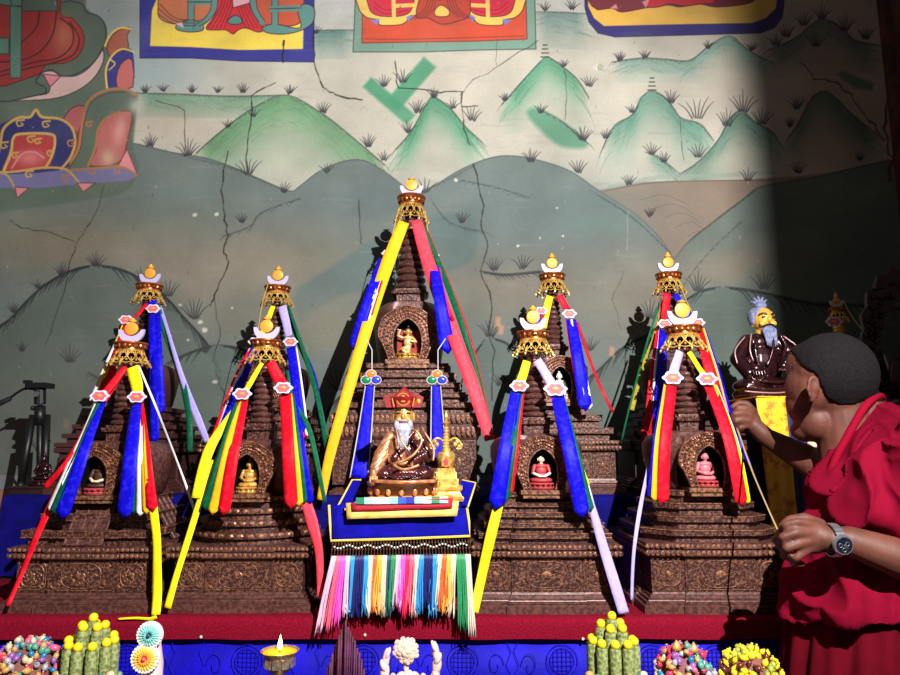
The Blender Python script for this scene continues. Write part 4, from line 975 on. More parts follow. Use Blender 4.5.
# long plain ribbons
g0 = FD-.05
longrib('long red ribbon running down the far left front corner to the crimson cloth', 'r', [(125, 368, g0), (90, 424, g0-.03), (48, 512, f1+.03), (22, 572, f1+.0), (8, 606, f1-.02)], [6, 7, 7, 5, 4])
longrib('long yellow ribbon down the front corner of the leftmost stupa', 'y', [(153, 505, f1+.01), (157, 545, f1-.01), (157, 585, f1-.015), (156, 615, f1-.03)], [8, 8, 9, 8])
longrib('yellow ribbon tail lying along the edge of the crimson cloth', 'y', [(156, 616, f1-.03), (150, 619, f1-.028), (135, 618, f1-.029), (118, 619, f1-.03)], [5, 3, 2, 1.5], wav=.0005)
longrib('thin white ribbon from the leftmost front crown toward the round-terraced stupa', 'w', [(139, 366, g0), (155, 405, g0), (172, 448, g0+.04), (196, 515, f1+.12)], [1.5, 2, 2, 3])
longrib('long green ribbon right of the leftmost back stupa', 'g', [(157, 304, b0), (166, 335, b0-.02), (181, 376, b0-.06), (189, 420, b1), (190, 452, b1-.0)], [5, 6, 7, 6, 5])
longrib('long lilac ribbon right of the leftmost back stupa, outside the green one', 'l', [(160, 306, b0), (171, 342, b0-.04), (184, 384, b0-.08), (198, 418, b1), (207, 442, b1)], [3, 4, 6, 7, 6])
longrib('broad yellow ribbon ending between the two left stupas', 'y', [(243, 398, g0), (226, 422, g0-.04), (209, 450, g0-.08), (196, 498, f1+.03)], [4, 7, 10, 9])
longrib('long yellow ribbon reaching the cloth left of the round-terraced stupa', 'y', [(213, 460, f1+.06), (197, 510, f1+.03), (180, 565, f1+.0), (167, 608, f1-.02)], [4, 6, 6, 7])
longrib('long red ribbon down the right corner of the round-terraced stupa', 'p', [(303, 492, f1+.02), (312, 522, f1+.0), (319, 552, f1-.01), (320, 598, f1-.02)], [9, 11, 8, 5])
longrib('thin green ribbon crossing right of the round-terraced stupa', 'g', [(287, 370, g0), (293, 400, g0-.02), (310, 432, g0-.06), (325, 502, f1+.04)], [3, 4, 5, 4])
longrib('long green ribbon from the second back crown to the centre stupa', 'g', [(288, 306, b0), (303, 350, b0-.04), (320, 408, b1), (330, 470, b1-.01)], [3, 4, 5, 5])
longrib('dark blue ribbon behind the green one, left of the centre stupa', 'n', [(287, 308, b0+.02), (300, 345, b0), (314, 380, b0-.05), (322, 428, b1+.02)], [4, 5, 6, 6])
longrib('long golden yellow ribbon down the left side of the tall centre stupa', 'o', [(404, 222, b0-.01), (388, 262, b0-.05), (366, 330, b1), (345, 402, b1-.04), (330, 455, b1-.06), (321, 500, b1-.07)], [11, 14, 12, 11, 10, 8])
longrib('broad coral red ribbon down the right side of the tall centre stupa', 'p', [(416, 220, b0-.01), (430, 268, b0-.05), (452, 330, b1), (472, 384, b1-.03), (490, 440, b1-.05)], [11, 14, 14, 14, 10])
longrib('long green ribbon at the outer right of the tall centre stupa', 'g', [(422, 222, b0), (441, 268, b0-.04), (462, 325, b1+.01), (478, 378, b1), (489, 436, b1-.02)], [3, 6, 6, 6, 5])
longrib('narrow deep red ribbon outermost right of the tall centre stupa', 'd', [(424, 222, b0+.02), (450, 285, b0-.02), (470, 340, b1+.04), (482, 390, b1+.02), (491, 440, b1)], [2, 3, 4, 5, 5])
longrib('long yellow ribbon down to the cloth left of the many-stepped front stupa', 'y', [(500, 500, f1+.01), (491, 535, f1), (482, 575, f1-.01), (474, 612, f1-.03)], [9, 10, 9, 8])
longrib('long lilac ribbon down to the cloth right of the many-stepped front stupa', 'l', [(590, 500, f1+.01), (600, 535, f1), (612, 575, f1-.01), (624, 613, f1-.03)], [6, 9, 10, 10])
longrib('short white ribbon above the long lilac one on the many-stepped stupa', 'w', [(562, 400, g0), (572, 440, g0-.04), (584, 476, f1+.04), (593, 510, f1+.02)], [3, 4, 5, 6])
longrib('thin red ribbon slanting off the right of the back stupa with the pale niche figure', 'd', [(577, 322, b0), (590, 360, b0-.06), (602, 390, b1), (613, 412, b1)], [3, 3, 3, 3])
longrib('thin green ribbon slanting left from the right back crown', 'g', [(661, 298, b0), (648, 340, b0-.03), (634, 390, b1), (622, 440, b1)], [2, 2, 2, 2])
longrib('olive yellow ribbon in the shade left of the right back stupa', 'v', [(664, 300, b0+.02), (655, 335, b0), (642, 370, b0-.06), (632, 410, b1+.02)], [4, 4, 4, 4])
longrib('red ribbon hanging left of the right back stupa', 'd', [(655, 400, b1), (650, 412, b1-.02), (646, 430, b1-.02), (645, 446, b1)], [6, 8, 9, 6])
longrib('narrow greyish lilac ribbon down the left corner of the rightmost front stupa', 'l', [(648, 468, f1+.03), (640, 510, f1+.01), (634, 550, f1-.01), (632, 600, f1-.02)], [3, 4, 3, 3])
cord = mat('gold_cord', (196, 160, 70), .6)
def cordobj(root, pts, r, m=cord):
    return ob('hanging_cord', tube(cat([P(*p) for p in pts], 6), r, 5), m, root, True, world=True)
cordobj(CS, [(399, 208, b0), (393, 232, b0), (388, 252, b0)], .0014)
cordobj(CS, [(425, 210, b0), (428, 232, b0), (431, 254, b0)], .0014)
cordobj(B4, [(679, 280, b0), (687, 302, b0-.02), (697, 321, b0-.05)], .0012)
cordobj(B4, [(660, 280, b0-.01), (660, 302, b0-.02), (662, 322, b0-.03)], .0012, DRED)
cordobj(B2, [(268, 284, b0), (262, 305, b0-.02), (257, 338, b0-.08)], .0012)
# gem clusters and banners in front of the centre stupa
for px, pxb, wb, yb, lab in ((371, 359, 18, 478, 'left'), (437, 438, 14, 458, 'right')):
    bd = 2.05
    r = thing('blue_banner', 'narrow blue silk banner under coloured gems, %s of the red-hatted statue' % lab, 'banner', P(px, 378, bd))
    ob('banner_cloth', ribmesh([(px-1, 385, bd), ((px+pxb)/2, 430, bd), (pxb, yb, bd-.01)], [9, 13, wb], 'flat'), BLUE, r, True, world=True)
    for s_ in (-1, 1):
        ob('banner_edge', ribmesh([(px-1+s_*4.5, 385, bd-.003), ((px+pxb)/2+s_*6.6, 430, bd-.003), (pxb+s_*wb/2, yb, bd-.013)], [1, 1, 1.2], 'flat'), mat('pale_edging', (190, 190, 160), .6), r, True, world=True)
    for i, (dx, dy, cc) in enumerate(((0, -4, (240, 130, 50)), (-5, 2, (30, 130, 80)), (5, 2, (50, 70, 190)))):
        g = ell(P(px+dx, 378+dy, bd-.01), (M(5, bd), .006, M(4, bd)), 12, 8); o = ob('gem', g, mat('gem_%d' % i, cc, .2), r, True, world=True)
        ob('gem_rim', tube([P(px+dx+5.2*math.cos(a), 378+dy+4.2*math.sin(a), bd-.012) for a in [2*PI*k/16 for k in range(16)]], .0012, 4, True), MW, o, world=True)
    ob('hanging_cord', tube([P(366 if px < 400 else 446, 338, b1-.0), P(px+1, 350, b1-.03), P(px+1, 372, bd)], .0012, 5), WHI, r, world=True)

# ================================================================ small fringed table
def P2(x, y, z): return Vector((x, y, z))
TT = 1.195; ty0, ty1 = 1.64, 1.99; tx = P(396, 500, 1.66).x; thw = .150
tb = thing('offering_table', 'small table under the blue fringed cloth in front of the centre stupa', 'table', (tx, 1.82, ALT))
ob('table_top', box(tx-thw, tx+thw, ty0+.01, ty1, TT-.02, TT), darkc, tb, world=True)
for sx_ in (-1, 1):
    for yy in (1.71, 1.96): ob('leg', box(tx+sx_*(thw-.02)-.012, tx+sx_*(thw-.02)+.012, yy-.012, yy+.012, ALT, TT-.02), darkc, tb, world=True)
tc_ = thing('fringed_cloth', 'deep blue cloth with yellow piping, bead net and rainbow fringe on the small table', 'tablecloth', (tx, 1.64, TT))
def quadcloth(corners, t=.003, nx=14, ny=8, amp=.003):
    """corners TL, TR, BR, BL in world coordinates"""
    a, b, c, d = corners; V = []; Fc = []; nrm = (b-a).cross(d-a).normalized()
    if nrm.y > 0: nrm = -nrm
    for s_ in (0, 1):
        for j in range(ny+1):
            for i in range(nx+1):
                u, v = i/nx, j/ny; p = a.lerp(b, u).lerp(d.lerp(c, u), v)
                V.append(p+nrm*(amp*math.sin(u*13+v*3)*v - s_*t))
    o = (nx+1)*(ny+1); g = lambda s_, j, i: s_*o+j*(nx+1)+i
    for j in range(ny):
        for i in range(nx):
            Fc.append([g(0, j, i), g(0, j, i+1), g(0, j+1, i+1), g(0, j+1, i)]); Fc.append([g(1, j, i), g(1, j+1, i), g(1, j+1, i+1), g(1, j, i+1)])
    for i in range(nx): Fc.append([g(0, 0, i), g(1, 0, i), g(1, 0, i+1), g(0, 0, i+1)]); Fc.append([g(0, ny, i), g(0, ny, i+1), g(1, ny, i+1), g(1, ny, i)])
    for j in range(ny): Fc.append([g(0, j, 0), g(0, j+1, 0), g(1, j+1, 0), g(1, j, 0)]); Fc.append([g(0, j, nx), g(1, j, nx), g(1, j+1, nx), g(0, j+1, nx)])
    return V, Fc
navy = mat('navy_felt', (8, 6, 128), .8, c2=(12, 10, 150), scale=30, bump=.15, spec=.1)
ypip = mat('yellow_piping', (226, 196, 70), .6)
fy = 1.632
TL_, TR_, BR_, BL_ = P(329, 505, fy+.004), P(467, 508, fy+.004), P(470, 536, fy-.01), P(331, 541, fy-.01)
ob('front_flap', quadcloth((TL_, TR_, BR_, BL_)), navy, tc_, True, world=True)
ob('cloth_top', box(tx-thw-.004, tx+thw+.004, ty0-.004, ty1+.005, TT+.001, TT+.004), navy, tc_, world=True)
ob('piping', tube([TL_, P(330, 524, fy-.006), BL_, P(400, 539, fy-.016), BR_, P(469, 522, fy-.006), TR_], .0032, 6), ypip, tc_, True, world=True)
# back flap standing behind: the wide collar of cloth
for s_, pa in ((-1, [(352, 480), (362, 480), (347, 512), (338, 506)]), (1, [(462, 480), (476, 483), (468, 507), (452, 500)])):
    q = [P(x, y, 1.90 if i < 2 else 1.80) for i, (x, y) in enumerate(pa)]
    ob('side_flap', quadcloth(q, nx=6, ny=4, amp=.002), navy, tc_, world=True); ob('piping', tube([q[0], q[1], q[2]] if s_ > 0 else [q[1], q[0], q[3]], .0026, 5), ypip, tc_, True, world=True)
# bead net and fringe
bead_d = mat('bead_dark', (84, 56, 42), .3); bead_w = mat('bead_white', (236, 232, 224), .3)
nb = 46; ms = []; mw_ = []
for k in range(nb):
    t = k/(nb-1); x0 = 333+t*135; x1 = 331+t*139; y0 = 541-2*t
    ms.append(tube([P(x0, y0, fy-.014), P(x1, y0+17, fy-.014)], .0011, 4))
    for j, yy in enumerate((3, 9, 15)): ms.append(ell(P(x0+(x1-x0)*yy/17, y0+yy, fy-.014), (.0022, .0022, .0034), 6, 4))
    if k < nb-1: mw_.append(ell(P(x0+1.5, y0+6+1.5*math.sin(k), fy-.016), .0024, 6, 4))
ob('bead_net', join(*ms), bead_d, tc_, world=True); ob('white_beads', join(*mw_), bead_w, tc_, world=True)
fcol = [('pale_pink', (206, 160, 184)), ('coral', (232, 84, 112)), ('magenta', (232, 70, 176)), ('pale_pink', (206, 160, 184)), ('sky', (30, 130, 190)), ('navy_thread', (14, 18, 84)), ('navy_thread', (14, 18, 84)), ('sky', (30, 130, 190)), ('cream', (192, 180, 160)), ('rust', (206, 88, 40)), ('amber', (236, 158, 56)), ('cream', (192, 180, 160)), ('teal_dark', (20, 70, 76)), ('leaf', (30, 120, 72)), ('pale_pink', (206, 160, 184)), ('magenta', (232, 80, 180)), ('crimson_thread', (220, 24, 70)), ('coral', (232, 84, 112)), ('cream', (192, 180, 160)), ('sky', (30, 130, 190)), ('navy_thread', (14, 18, 84)), ('navy_thread', (14, 18, 84)), ('sky', (60, 140, 200)), ('cream', (192, 180, 160)), ('rust', (196, 72, 40)), ('amber', (220, 130, 60)), ('cream', (192, 180, 160)), ('leaf', (20, 120, 66)), ('leaf', (20, 120, 66)), ('cream', (192, 180, 160))]
fr_ = random.Random(11); NF = len(fcol)
for k, (nm, c) in enumerate(fcol):
    t = (k+.5)/NF; xt = 332+t*138; yt = 556-2*t
    # outer bundles hang lower and splay, middle ones end on the altar edge
    if k < 3: xb, yb = 318+k*9, 633-k*4
    elif k >= NF-3: xb, yb = 462+(k-NF+3)*6, 628+(k-NF+3)*4
    else: xb, yb = 330+t*136, 611+fr_.uniform(-5, 6)
    m_ = mat('thread_'+nm, c, .5, c2=tuple(min(255, int(v*1.15+12)) for v in c), scale=200, kind='wave', detail=2); ms = []
    for j in range(9):
        o = (j-4)/4*2.5; e = fr_.uniform(-2, 2)
        mid = (xt*.45+xb*.55+o*.8+e*.6, (yt+yb)/2, fy-.014-.006*fr_.random())
        if 3 <= k < NF-3 and fr_.random() < .18: mid = (mid[0]+fr_.uniform(-6, 6), mid[1]+12, mid[2])
        ms.append(tube(cat([P(xt+o*.8, yt, fy-.014), P(*mid), P(xb+o*1.3+e, yb+fr_.uniform(-4, 4), fy-.012-.010*fr_.random())], 4), [.0022]*7+[.0016]+[.0011], 4))
    ob('fringe_bundle', join(*ms), m_, tc_, True, world=True)
# layered mat
mt = thing('layered_mat', 'red and gold edged mat with a rainbow striped panel under the red-hatted statue', 'mat', (tx, 1.75, TT+.004))
def slab_pts(poly, z0, z1):
    n = len(poly); return [Vector((x, y, z0)) for x, y in poly]+[Vector((x, y, z1)) for x, y in poly], [list(range(n))[::-1], [n+k for k in range(n)]]+[[k, (k+1) % n, (k+1) % n+n, k+n] for k in range(n)]
goldsat = mat('gold_satin', (226, 178, 84), .5, c2=(240, 200, 110), scale=40)
yl, yr = P(346, 500, fy).x, P(458, 500, fy).x
ob('gold_border', join(box(yl, yr, fy-.020, ty1-.02, TT+.0045, TT+.0085)), goldsat, mt, world=True)
ob('gold_front_fold', quadcloth((P(346, 503, fy-.021), P(459, 501, fy-.021), P(457, 516, fy-.026), P(347, 519, fy-.026)), nx=20, ny=4, amp=.0015), goldsat, mt, True, world=True)
ob('red_border', quadcloth((P(351, 503, fy-.026), P(453, 498, fy-.026), P(452, 508, fy-.029), P(352, 511, fy-.029)), nx=16, ny=3, amp=.001), mat('red_felt', (170, 14, 40), .7), mt, True, world=True)
cc = [(30, 110, 80), (150, 190, 180), (236, 214, 216), (240, 196, 196), (130, 190, 220), (40, 80, 190), (24, 40, 150), (150, 200, 230), (236, 226, 226), (40, 130, 90), (150, 190, 180)]
for k, c in enumerate(cc):
    a, b = 356+k*(92/len(cc)), 356+(k+1)*(92/len(cc))
    ob('striped_panel', quadcloth((P(a, 497.5-k*.1, fy-.020), P(b, 497.5-k*.1, fy-.020), P(b, 504-k*.1, fy-.032), P(a, 504-k*.1, fy-.032)), nx=2, ny=2, amp=0), mat('panel_%d' % k, c, .6), mt, world=True)
# ================================================================ small figures
SKG = mat('gilt_skin', (226, 170, 88), .35, .5); BRZ = mat('dark_bronze', (40, 14, 20), .24, .5, c2=(58, 22, 26), scale=30, coat=.4)
def figure(name, label, loc, s, body, skin, base, hair=None, cloth=None, pose='sit', cat_='figurine', rz=0):
    """a seated or dancing deity about s metres tall"""
    r = thing(name, label, cat_, loc)
    ob('lotus_base', join(loft(circ(20), [(0, .34*s), (.04*s, .36*s), (.07*s, .26*s), (.10*s, .26*s), (.13*s, .36*s), (.16*s, .33*s)]), petals(.33*s, .02*s, .06*s, 14, 'ring', out=.02*s), petals(.33*s, .09*s, .06*s, 14, 'ring', out=.02*s)), base, r, smooth='angle')
    E = lambda x, y, z, a, b, c, rot=None: ell((x*s, y*s, z*s), (a*s, b*s, c*s), 12, 8, rot)
    K = lambda p, q, a, b: capsule(Vector(p)*s, Vector(q)*s, a*s, b*s, 8)
    if pose == 'sit':
        ms = [E(0, 0, .22, .31, .22, .08), E(0, .02, .30, .16, .12, .14), E(0, .02, .46, .15, .10, .14), E(0, .02, .58, .17, .09, .07)]
        ms += [K((-.17, .02, .58), (-.23, -.02, .40), .055, .045), K((.17, .02, .58), (.23, -.02, .40), .055, .045)]
    else:
        ms = [K((0, 0, .16), (.02, 0, .38), .05, .07), K((.02, 0, .38), (-.14, -.03, .28), .07, .045), K((-.14, -.03, .28), (-.04, -.05, .20), .045, .035), E(0, 0, .48, .12, .09, .14), E(0, 0, .60, .14, .08, .06), K((-.05, .03, .4), (-.22, .06, .3), .03, .015)]
    ob('body', join(*ms), cloth or body, r, smooth=True)
    if pose == 'sit':
        arms = [K((-.23, -.02, .40), (-.06, -.20, .33), .042, .035), K((.23, -.02, .40), (.06, -.20, .33), .042, .035), E(0, -.20, .33, .07, .05, .03)]
    else:
        arms = [K((-.13, 0, .6), (-.28, -.02, .66), .035, .03), K((-.28, -.02, .66), (-.20, -.04, .80), .03, .025), K((.13, 0, .6), (.22, -.06, .48), .035, .03), K((.22, -.06, .48), (.08, -.12, .5), .03, .025), K((-.20, -.04, .80), (-.40, -.04, .86), .012, .008)]
    if pose == 'sit': ob('arms', join(*arms), body, r, smooth=True)
    else: ob('arm', join(arms[0], arms[1], arms[4]), body, r, smooth=True); ob('arm', join(arms[2], arms[3]), body, r, smooth=True)
    ob('head', join(E(0, 0, .76, .085, .09, .10), E(0, -.085, .75, .015, .02, .02), E(-.085, 0, .75, .015, .02, .04), E(.085, 0, .75, .015, .02, .04), K((0, 0, .62), (0, 0, .70), .045, .04)), skin, r, smooth=True)
    ob('topknot', join(E(0, .02, .80, .09, .09, .08), E(0, .01, .90, .04, .04, .05), E(0, .01, .96, .02, .02, .04)), hair or body, r, smooth=True)
    r.rotation_euler.z = rz
    return r
def inniche(st, info, name, label, s, *a, **k):
    L = WL[st]; return figure(name, label, (L.x, L.y+info['ny']+info['nd']*.52, L.z+info['nz']+.0005), s, *a, **k)
pinkc = mat('pink_clay', (206, 110, 120), .5); whitec = mat('white_paint', (226, 220, 212), .5); redc = mat('red_paint', (170, 60, 64), .5); darkh = mat('dark_hair', (24, 20, 30), .5); creamc = mat('cream_paint', (232, 206, 170), .5)
inniche(F1, i1, 'niche_figure', 'small shaded figure on a red seat in the niche of the leftmost front stupa', .098, creamc, mat('brown_paint', (70, 44, 36), .5), redc, darkh, mat('brown_paint', (70, 44, 36)))
inniche(F2, i2, 'niche_figure', 'small golden seated figure in the niche of the round-terraced stupa', .092, gold, gold, gold, gold)
inniche(F3, i3, 'niche_figure', 'small figure in white and red robe in the niche of the many-stepped front stupa', .098, whitec, creamc, redc, darkh, redc)
inniche(F4, i4, 'niche_figure', 'small rose pink seated figure in the niche of the rightmost front stupa', .098, pinkc, pinkc, redc, pinkc, pinkc)
inniche(CS, ic, 'niche_figure', 'gilt dancing figure raising an arm in the niche of the tall centre stupa', .125, mat('pale_gold', (240, 206, 140), .35, .4), SKG, gold, darkh, mat('pale_gold', (240, 206, 140)), 'dance')
inniche(B3, j3, 'niche_figure', 'pale white seated figure in the niche of the right back stupa', .098, whitec, whitec, creamc, whitec, whitec)
# red back cloth inside the centre niche
o = ob('niche_lining_red', join(box(-.038, .038, ic['ny']+ic['nd']-.004, ic['ny']+ic['nd']-.001, ic['nz']+.002, ic['nz']+.105)), mat('red_niche', (150, 40, 36), .7), CS)
# ---------------------------------------------------------------- red-hatted statue on the small table
u = 1.80/F
gx = P(403, 498, 1.80).x
G = thing('bearded_statue', 'seated bearded statue in a red pointed hat on a lotus base, on the small table', 'statue', (gx, 1.80, TT+.0088))
maro = mat('statue_robe', (70, 28, 32), .25, .25, c2=(84, 36, 38), scale=30, coat=.4)
goldr = mat('statue_gold_robe', (214, 164, 112), .35, .45, c2=(188, 110, 82), scale=60)
def E(x, y, z, a, b, c, rot=None, n=16): return ell((x*u, y*u, z*u), (a*u, b*u, c*u), n, 10, rot)
def K(p, q, a, b): return capsule(Vector(p)*u, Vector(q)*u, a*u, b*u, 12)
ob('gold_plinth', loft(circ(36), [(0, 33*u), (5*u, 34*u), (7*u, 29*u)], sy=.72), goldp, G, smooth='angle')
ob('lotus_seat', join(loft(circ(36), [(5*u, 28*u), (9*u, 31*u), (16*u, 35*u), (19*u, 36*u), (21*u, 33*u)], sy=.72)), maro, G, smooth='angle')
ms = []
for k in range(16):
    a = 2*PI*k/16; ms.append(ell((32.5*u*math.cos(a), 32.5*u*.74*math.sin(a), 11*u), (2.6*u, 2.2*u, 4.2*u), 8, 6))
ob('lotus_petals', join(*ms), goldr, G, smooth=True)
bd = join(E(0, 1, 28, 31, 17, 8), E(-18, -4, 27, 13, 11, 7.5), E(18, -4, 27, 13, 11, 7.5), E(1, 3, 44, 14.5, 10, 18), E(1, 3, 60, 14, 9, 9),
     K((-13, 2, 61), (-21, -2, 44), 5.5, 6.5), K((-21, -2, 44), (-25, -9, 30), 6.5, 5), K((14, 2, 61), (22, -2, 45), 6, 7.5), K((22, -2, 45), (6, -14, 37), 6.5, 4.5), E(0, 2, 22.5, 32, 19, 3.5), E(15, -1, 50, 9, 8, 14, (0, .25, 0)), K((9, -5, 66), (-8, -11, 42), 3, 4))
rbg = ob('robe', bd, maro, G); remesh(rbg, .0018, 3); bake(rbg, lambda co_, no: .0016*np.abs(np.sin((co_[:, 0]*1.2+co_[:, 2])*260+2*np.sin(co_[:, 0]*60))))
ms = [E(-5, -5.5, 53, 9, 6.5, 15, (0, .25, 0)), K((-13, 1, 61.5), (-21.5, -3, 44), 6.2, 7.4), K((-21.5, -3, 44), (-26, -10, 31), 7.2, 5.6), E(-6, -8, 42, 9, 5, 8), K((11, -1, 66), (15, -4, 60), 4, 3)]
ggr = ob('gilded_robe', join(*ms), goldr, G); remesh(ggr, .0018, 2); bake(ggr, lambda co_, no: .0014*np.abs(np.sin((co_[:, 0]*.8-co_[:, 2])*240)))
ms = [tube(cat([Vector(p)*u for p in [(10, -6, 69), (16, -9, 58), (8, -13, 45), (-6, -14, 38)]], 5), 1.3*u, 6), tube(cat([Vector(p)*u for p in [(18, -1, 67), (27, -5, 52), (27, -10, 40)]], 5), 1.1*u, 6), tube(cat([Vector(p)*u for p in [(-31, -6, 21), (0, -18, 20.5), (31, -6, 21)]], 6), 1.8*u, 6), tube(cat([Vector(p)*u for p in [(-10, -15, 36), (0, -18, 32), (14, -16, 36)]], 5), 1.3*u, 6), tube(cat([Vector(p)*u for p in [(-7, -6, 69), (-4, -10.5, 60), (3, -12.6, 50)]], 5), 1.1*u, 6)]
ob('hem_or_highlight', join(*ms), goldr, G, smooth=True)
ob('hand', join(E(-28, -13, 27, 3.6, 3.2, 6), *[K((-30.5+k*1.6, -15.5, 24), (-30.5+k*1.6, -16.5, 17+(k in (0, 4))*1.5), 1.0, .8) for k in range(5)]), goldr, G, smooth=True)
ob('hand', join(E(2, -16, 37, 7, 3.2, 2.6), *[K((2, -18, 37+k), (10, -17, 36+k), .9, .8) for k in range(-1, 3)]), goldr, G, smooth=True)
ob('alms_bowl', loft(circ(16), [(38*u, 3*u), (40*u, 5.5*u), (42.5*u, 6*u)]), BRZ, G, smooth=True); G.children[-1].location = (3*u, -17*u, 0)
ms = [E(0, -1, 83, 9.5, 9.5, 13), E(0, -10.6, 82, 1.8, 2, 3), E(-9.8, 0, 82, 1.6, 2.4, 5), E(9.8, 0, 82, 1.6, 2.4, 5), E(-4.5, -8, 79, 3, 2.5, 3), E(4.5, -8, 79, 3, 2.5, 3), K((0, 1, 66), (0, 0, 76), 6, 6)]
hd = ob('head', join(*ms), SKG, G); remesh(hd, .0012, 3)
ms = [tube(cat([Vector(p)*u for p in [(s_*2.4, -9.9, 85), (s_*4.6, -9.7, 85.6), (s_*7, -8, 85)]], 4), .55*u, 5) for s_ in (-1, 1)]+[tube(cat([Vector(p)*u for p in [(s_*2, -9.9, 88), (s_*4.6, -9.6, 89.4), (s_*7.6, -7, 88)]], 4), .6*u, 5) for s_ in (-1, 1)]
ob('eyes_and_brows', join(*ms), darkh, G); ob('lips', E(0, -9.8, 75.8, 2.6, 1.2, .9), redc, G)
gryb = mat('grey_beard', (150, 152, 172), .6, c2=(176, 178, 196), scale=120, bump=.4)
ob('beard', join(E(0, -8, 69, 8, 5.5, 7.5), E(-6.5, -6.5, 74, 3, 4.5, 6), E(6.5, -6.5, 74, 3, 4.5, 6), E(0, -10, 78, 4.5, 2, 1.2), *[K((-5+k*2, -10.5, 69), (-4+k*1.6, -12.5, 55-4*math.sin(PI*k/5)), 2.1, .8) for k in range(6)]), gryb, G, smooth=True)
hatm = mat('red_hat', (150, 26, 30), .5, c2=(128, 20, 26), scale=60)
prof = [(90*u, 9.5*u), (92*u, 10.5*u), (98*u, 14.5*u), (101*u, 15.5*u), (101.5*u, 14*u), (104*u, 10*u), (108*u, 5*u), (112*u, .6*u)]
hat = ob('hat', join(loft(circ(32), prof)), hatm, G, smooth='angle')
ms = []
for s_ in (-1, 0, 1):
    pts = [(s_*11-6, 0, 91), (s_*12-8, 0, 101), (s_*13, 0, 109 if s_ == 0 else 105), (s_*12+8, 0, 101), (s_*11+6, 0, 91)]
    p = prism([(x*u, z*u) for x, _, z in pts], -1.0*u, 1.0*u); ms.append(xf(p, (0, (-11 if s_ == 0 else -7)*u, 0), (0, 0, 0)))
ob('hat_lappets', join(*ms), hatm, hat)
ob('hat_emblem', join(E(0, -13, 99, 3.4, 1.2, 3.6), tube([Vector((6*math.cos(a), -12.6, 98.5+6*math.sin(a)))*u for a in [2*PI*k/16 for k in range(16)]], .5*u, 4, True), *[tube([Vector((s_*9, -12, 92))*u, Vector((s_*11, -12, 100))*u], .6*u, 4) for s_ in (-1, 1)], E(15, -8, 97, 2, 1.5, 2.6)), goldp, hat)
# small gold stupa reliquary beside it
gz = thing('gold_reliquary', 'small bright gold stupa reliquary right of the red-hatted statue', 'reliquary', (P(446, 500, 1.84).x, 1.84, TT+.0088))
v = 1.84/F
ob('stepped_base', join(loft(redent(.5, .06), [(0, 17*v), (3*v, 17.5*v), (5*v, 15*v), (9*v, 14*v), (11*v, 16*v), (14*v, 16*v), (15*v, 12*v), (20*v, 12*v), (21*v, 10.5*v), (27*v, 10*v), (28*v, 8.5*v), (31*v, 8.5*v)])), gold, gz, smooth='angle')
ob('dome', loft(circ(20), [(31*v, 6.5*v), (34*v, 8*v), (42*v, 9.5*v), (46*v, 8*v), (47*v, 4*v)]), gold, gz, smooth='angle')
ob('niche', join(prism([(-4*v, 33*v), (4*v, 33*v), (4.5*v, 39*v), (0, 45*v), (-4.5*v, 39*v)], -11*v, -6*v)), gold, gz); ob('niche_opening', prism([(-2*v, 34*v), (2*v, 34*v), (2.3*v, 38*v), (0, 41.5*v), (-2.3*v, 38*v)], -11.4*v, -10.9*v), redc, gz)
ob('spire', loft(circ(16), [(47*v, 4.5*v), (50*v, 4.5*v)]+[(50*v+k*1.5*v, (3.6-k*.13+(k % 2)*.7)*v) for k in range(16)]+[(75*v, 4.2*v), (76.5*v, 1*v), (79*v, 1*v), (81*v, 2.4*v), (84*v, 1.6*v), (87*v, .3*v)]), gold, gz, smooth='angle')
ms = []
for s_ in (-1, 1):
    ms += [tube(cat([Vector(p)*v for p in [(0, 0, 55), (s_*8, -2, 60), (s_*14, -2, 56), (s_*15, -2, 50), (s_*10, -2, 50)]], 5), 1.1*v, 5)]+[ell((s_*(9+2*k)*v, -2*v, (54+3*math.sin(k*2))*v), (2.4*v, 1.6*v, 2.4*v), 6, 5) for k in range(4)]
ob('scroll_wings', join(*ms), gold, gz, smooth=True)
# ---------------------------------------------------------------- old man statue
u = 2.20/F; ox = P(769, 395, 2.20).x; oz = ZZ(397, 2.10)
PT = oz-.004
ped = thing('tall_pedestal', 'tall box pedestal under the yellow and blue draped cloth', 'pedestal', (1.13, 2.2, ALT))
ob('pedestal_box', box(.985, 1.30, 2.03, 2.42, ALT, PT-.02), darkc, ped, world=True); ob('pedestal_top', box(.975, 1.31, 2.02, 2.43, PT-.02, PT-.004), darkc, ped, world=True)
dc = thing('brocade_drape', 'yellow brocade cloth with blue band and patterned edge hanging from the tall pedestal', 'cloth', (1.1, 2.02, PT))
ybro = mat('yellow_brocade', (238, 176, 24), .5, c2=(206, 120, 10), scale=34, bump=.25, lo=.52, hi=.56, detail=3)
nbl = mat('drape_blue', (16, 20, 84), .6); pat = mat('patterned_brocade', (224, 200, 170), .6, c2=(170, 50, 40), scale=44, lo=.5, hi=.53, detail=2)
dd = 2.005
ob('yellow_panel', quadcloth((P(756, 398, dd), P(785, 397, dd), P(802, 560, dd-.01), P(779, 588, dd-.01)), nx=12, ny=20, amp=.004), ybro, dc, True, world=True)
ob('blue_band', quadcloth((P(785, 397, dd), P(804, 397, dd), P(816, 560, dd-.01), P(802, 560, dd-.01)), nx=8, ny=20, amp=.004), nbl, dc, True, world=True)
ob('patterned_band', quadcloth((P(804, 397, dd), P(832, 397, dd), P(842, 560, dd-.01), P(816, 560, dd-.01)), nx=10, ny=20, amp=.004), pat, dc, True, world=True)
ob('top_panel', box(P(757, 398, dd).x, P(832, 397, dd).x, dd, 2.43, PT-.003, PT), ybro, dc, world=True)
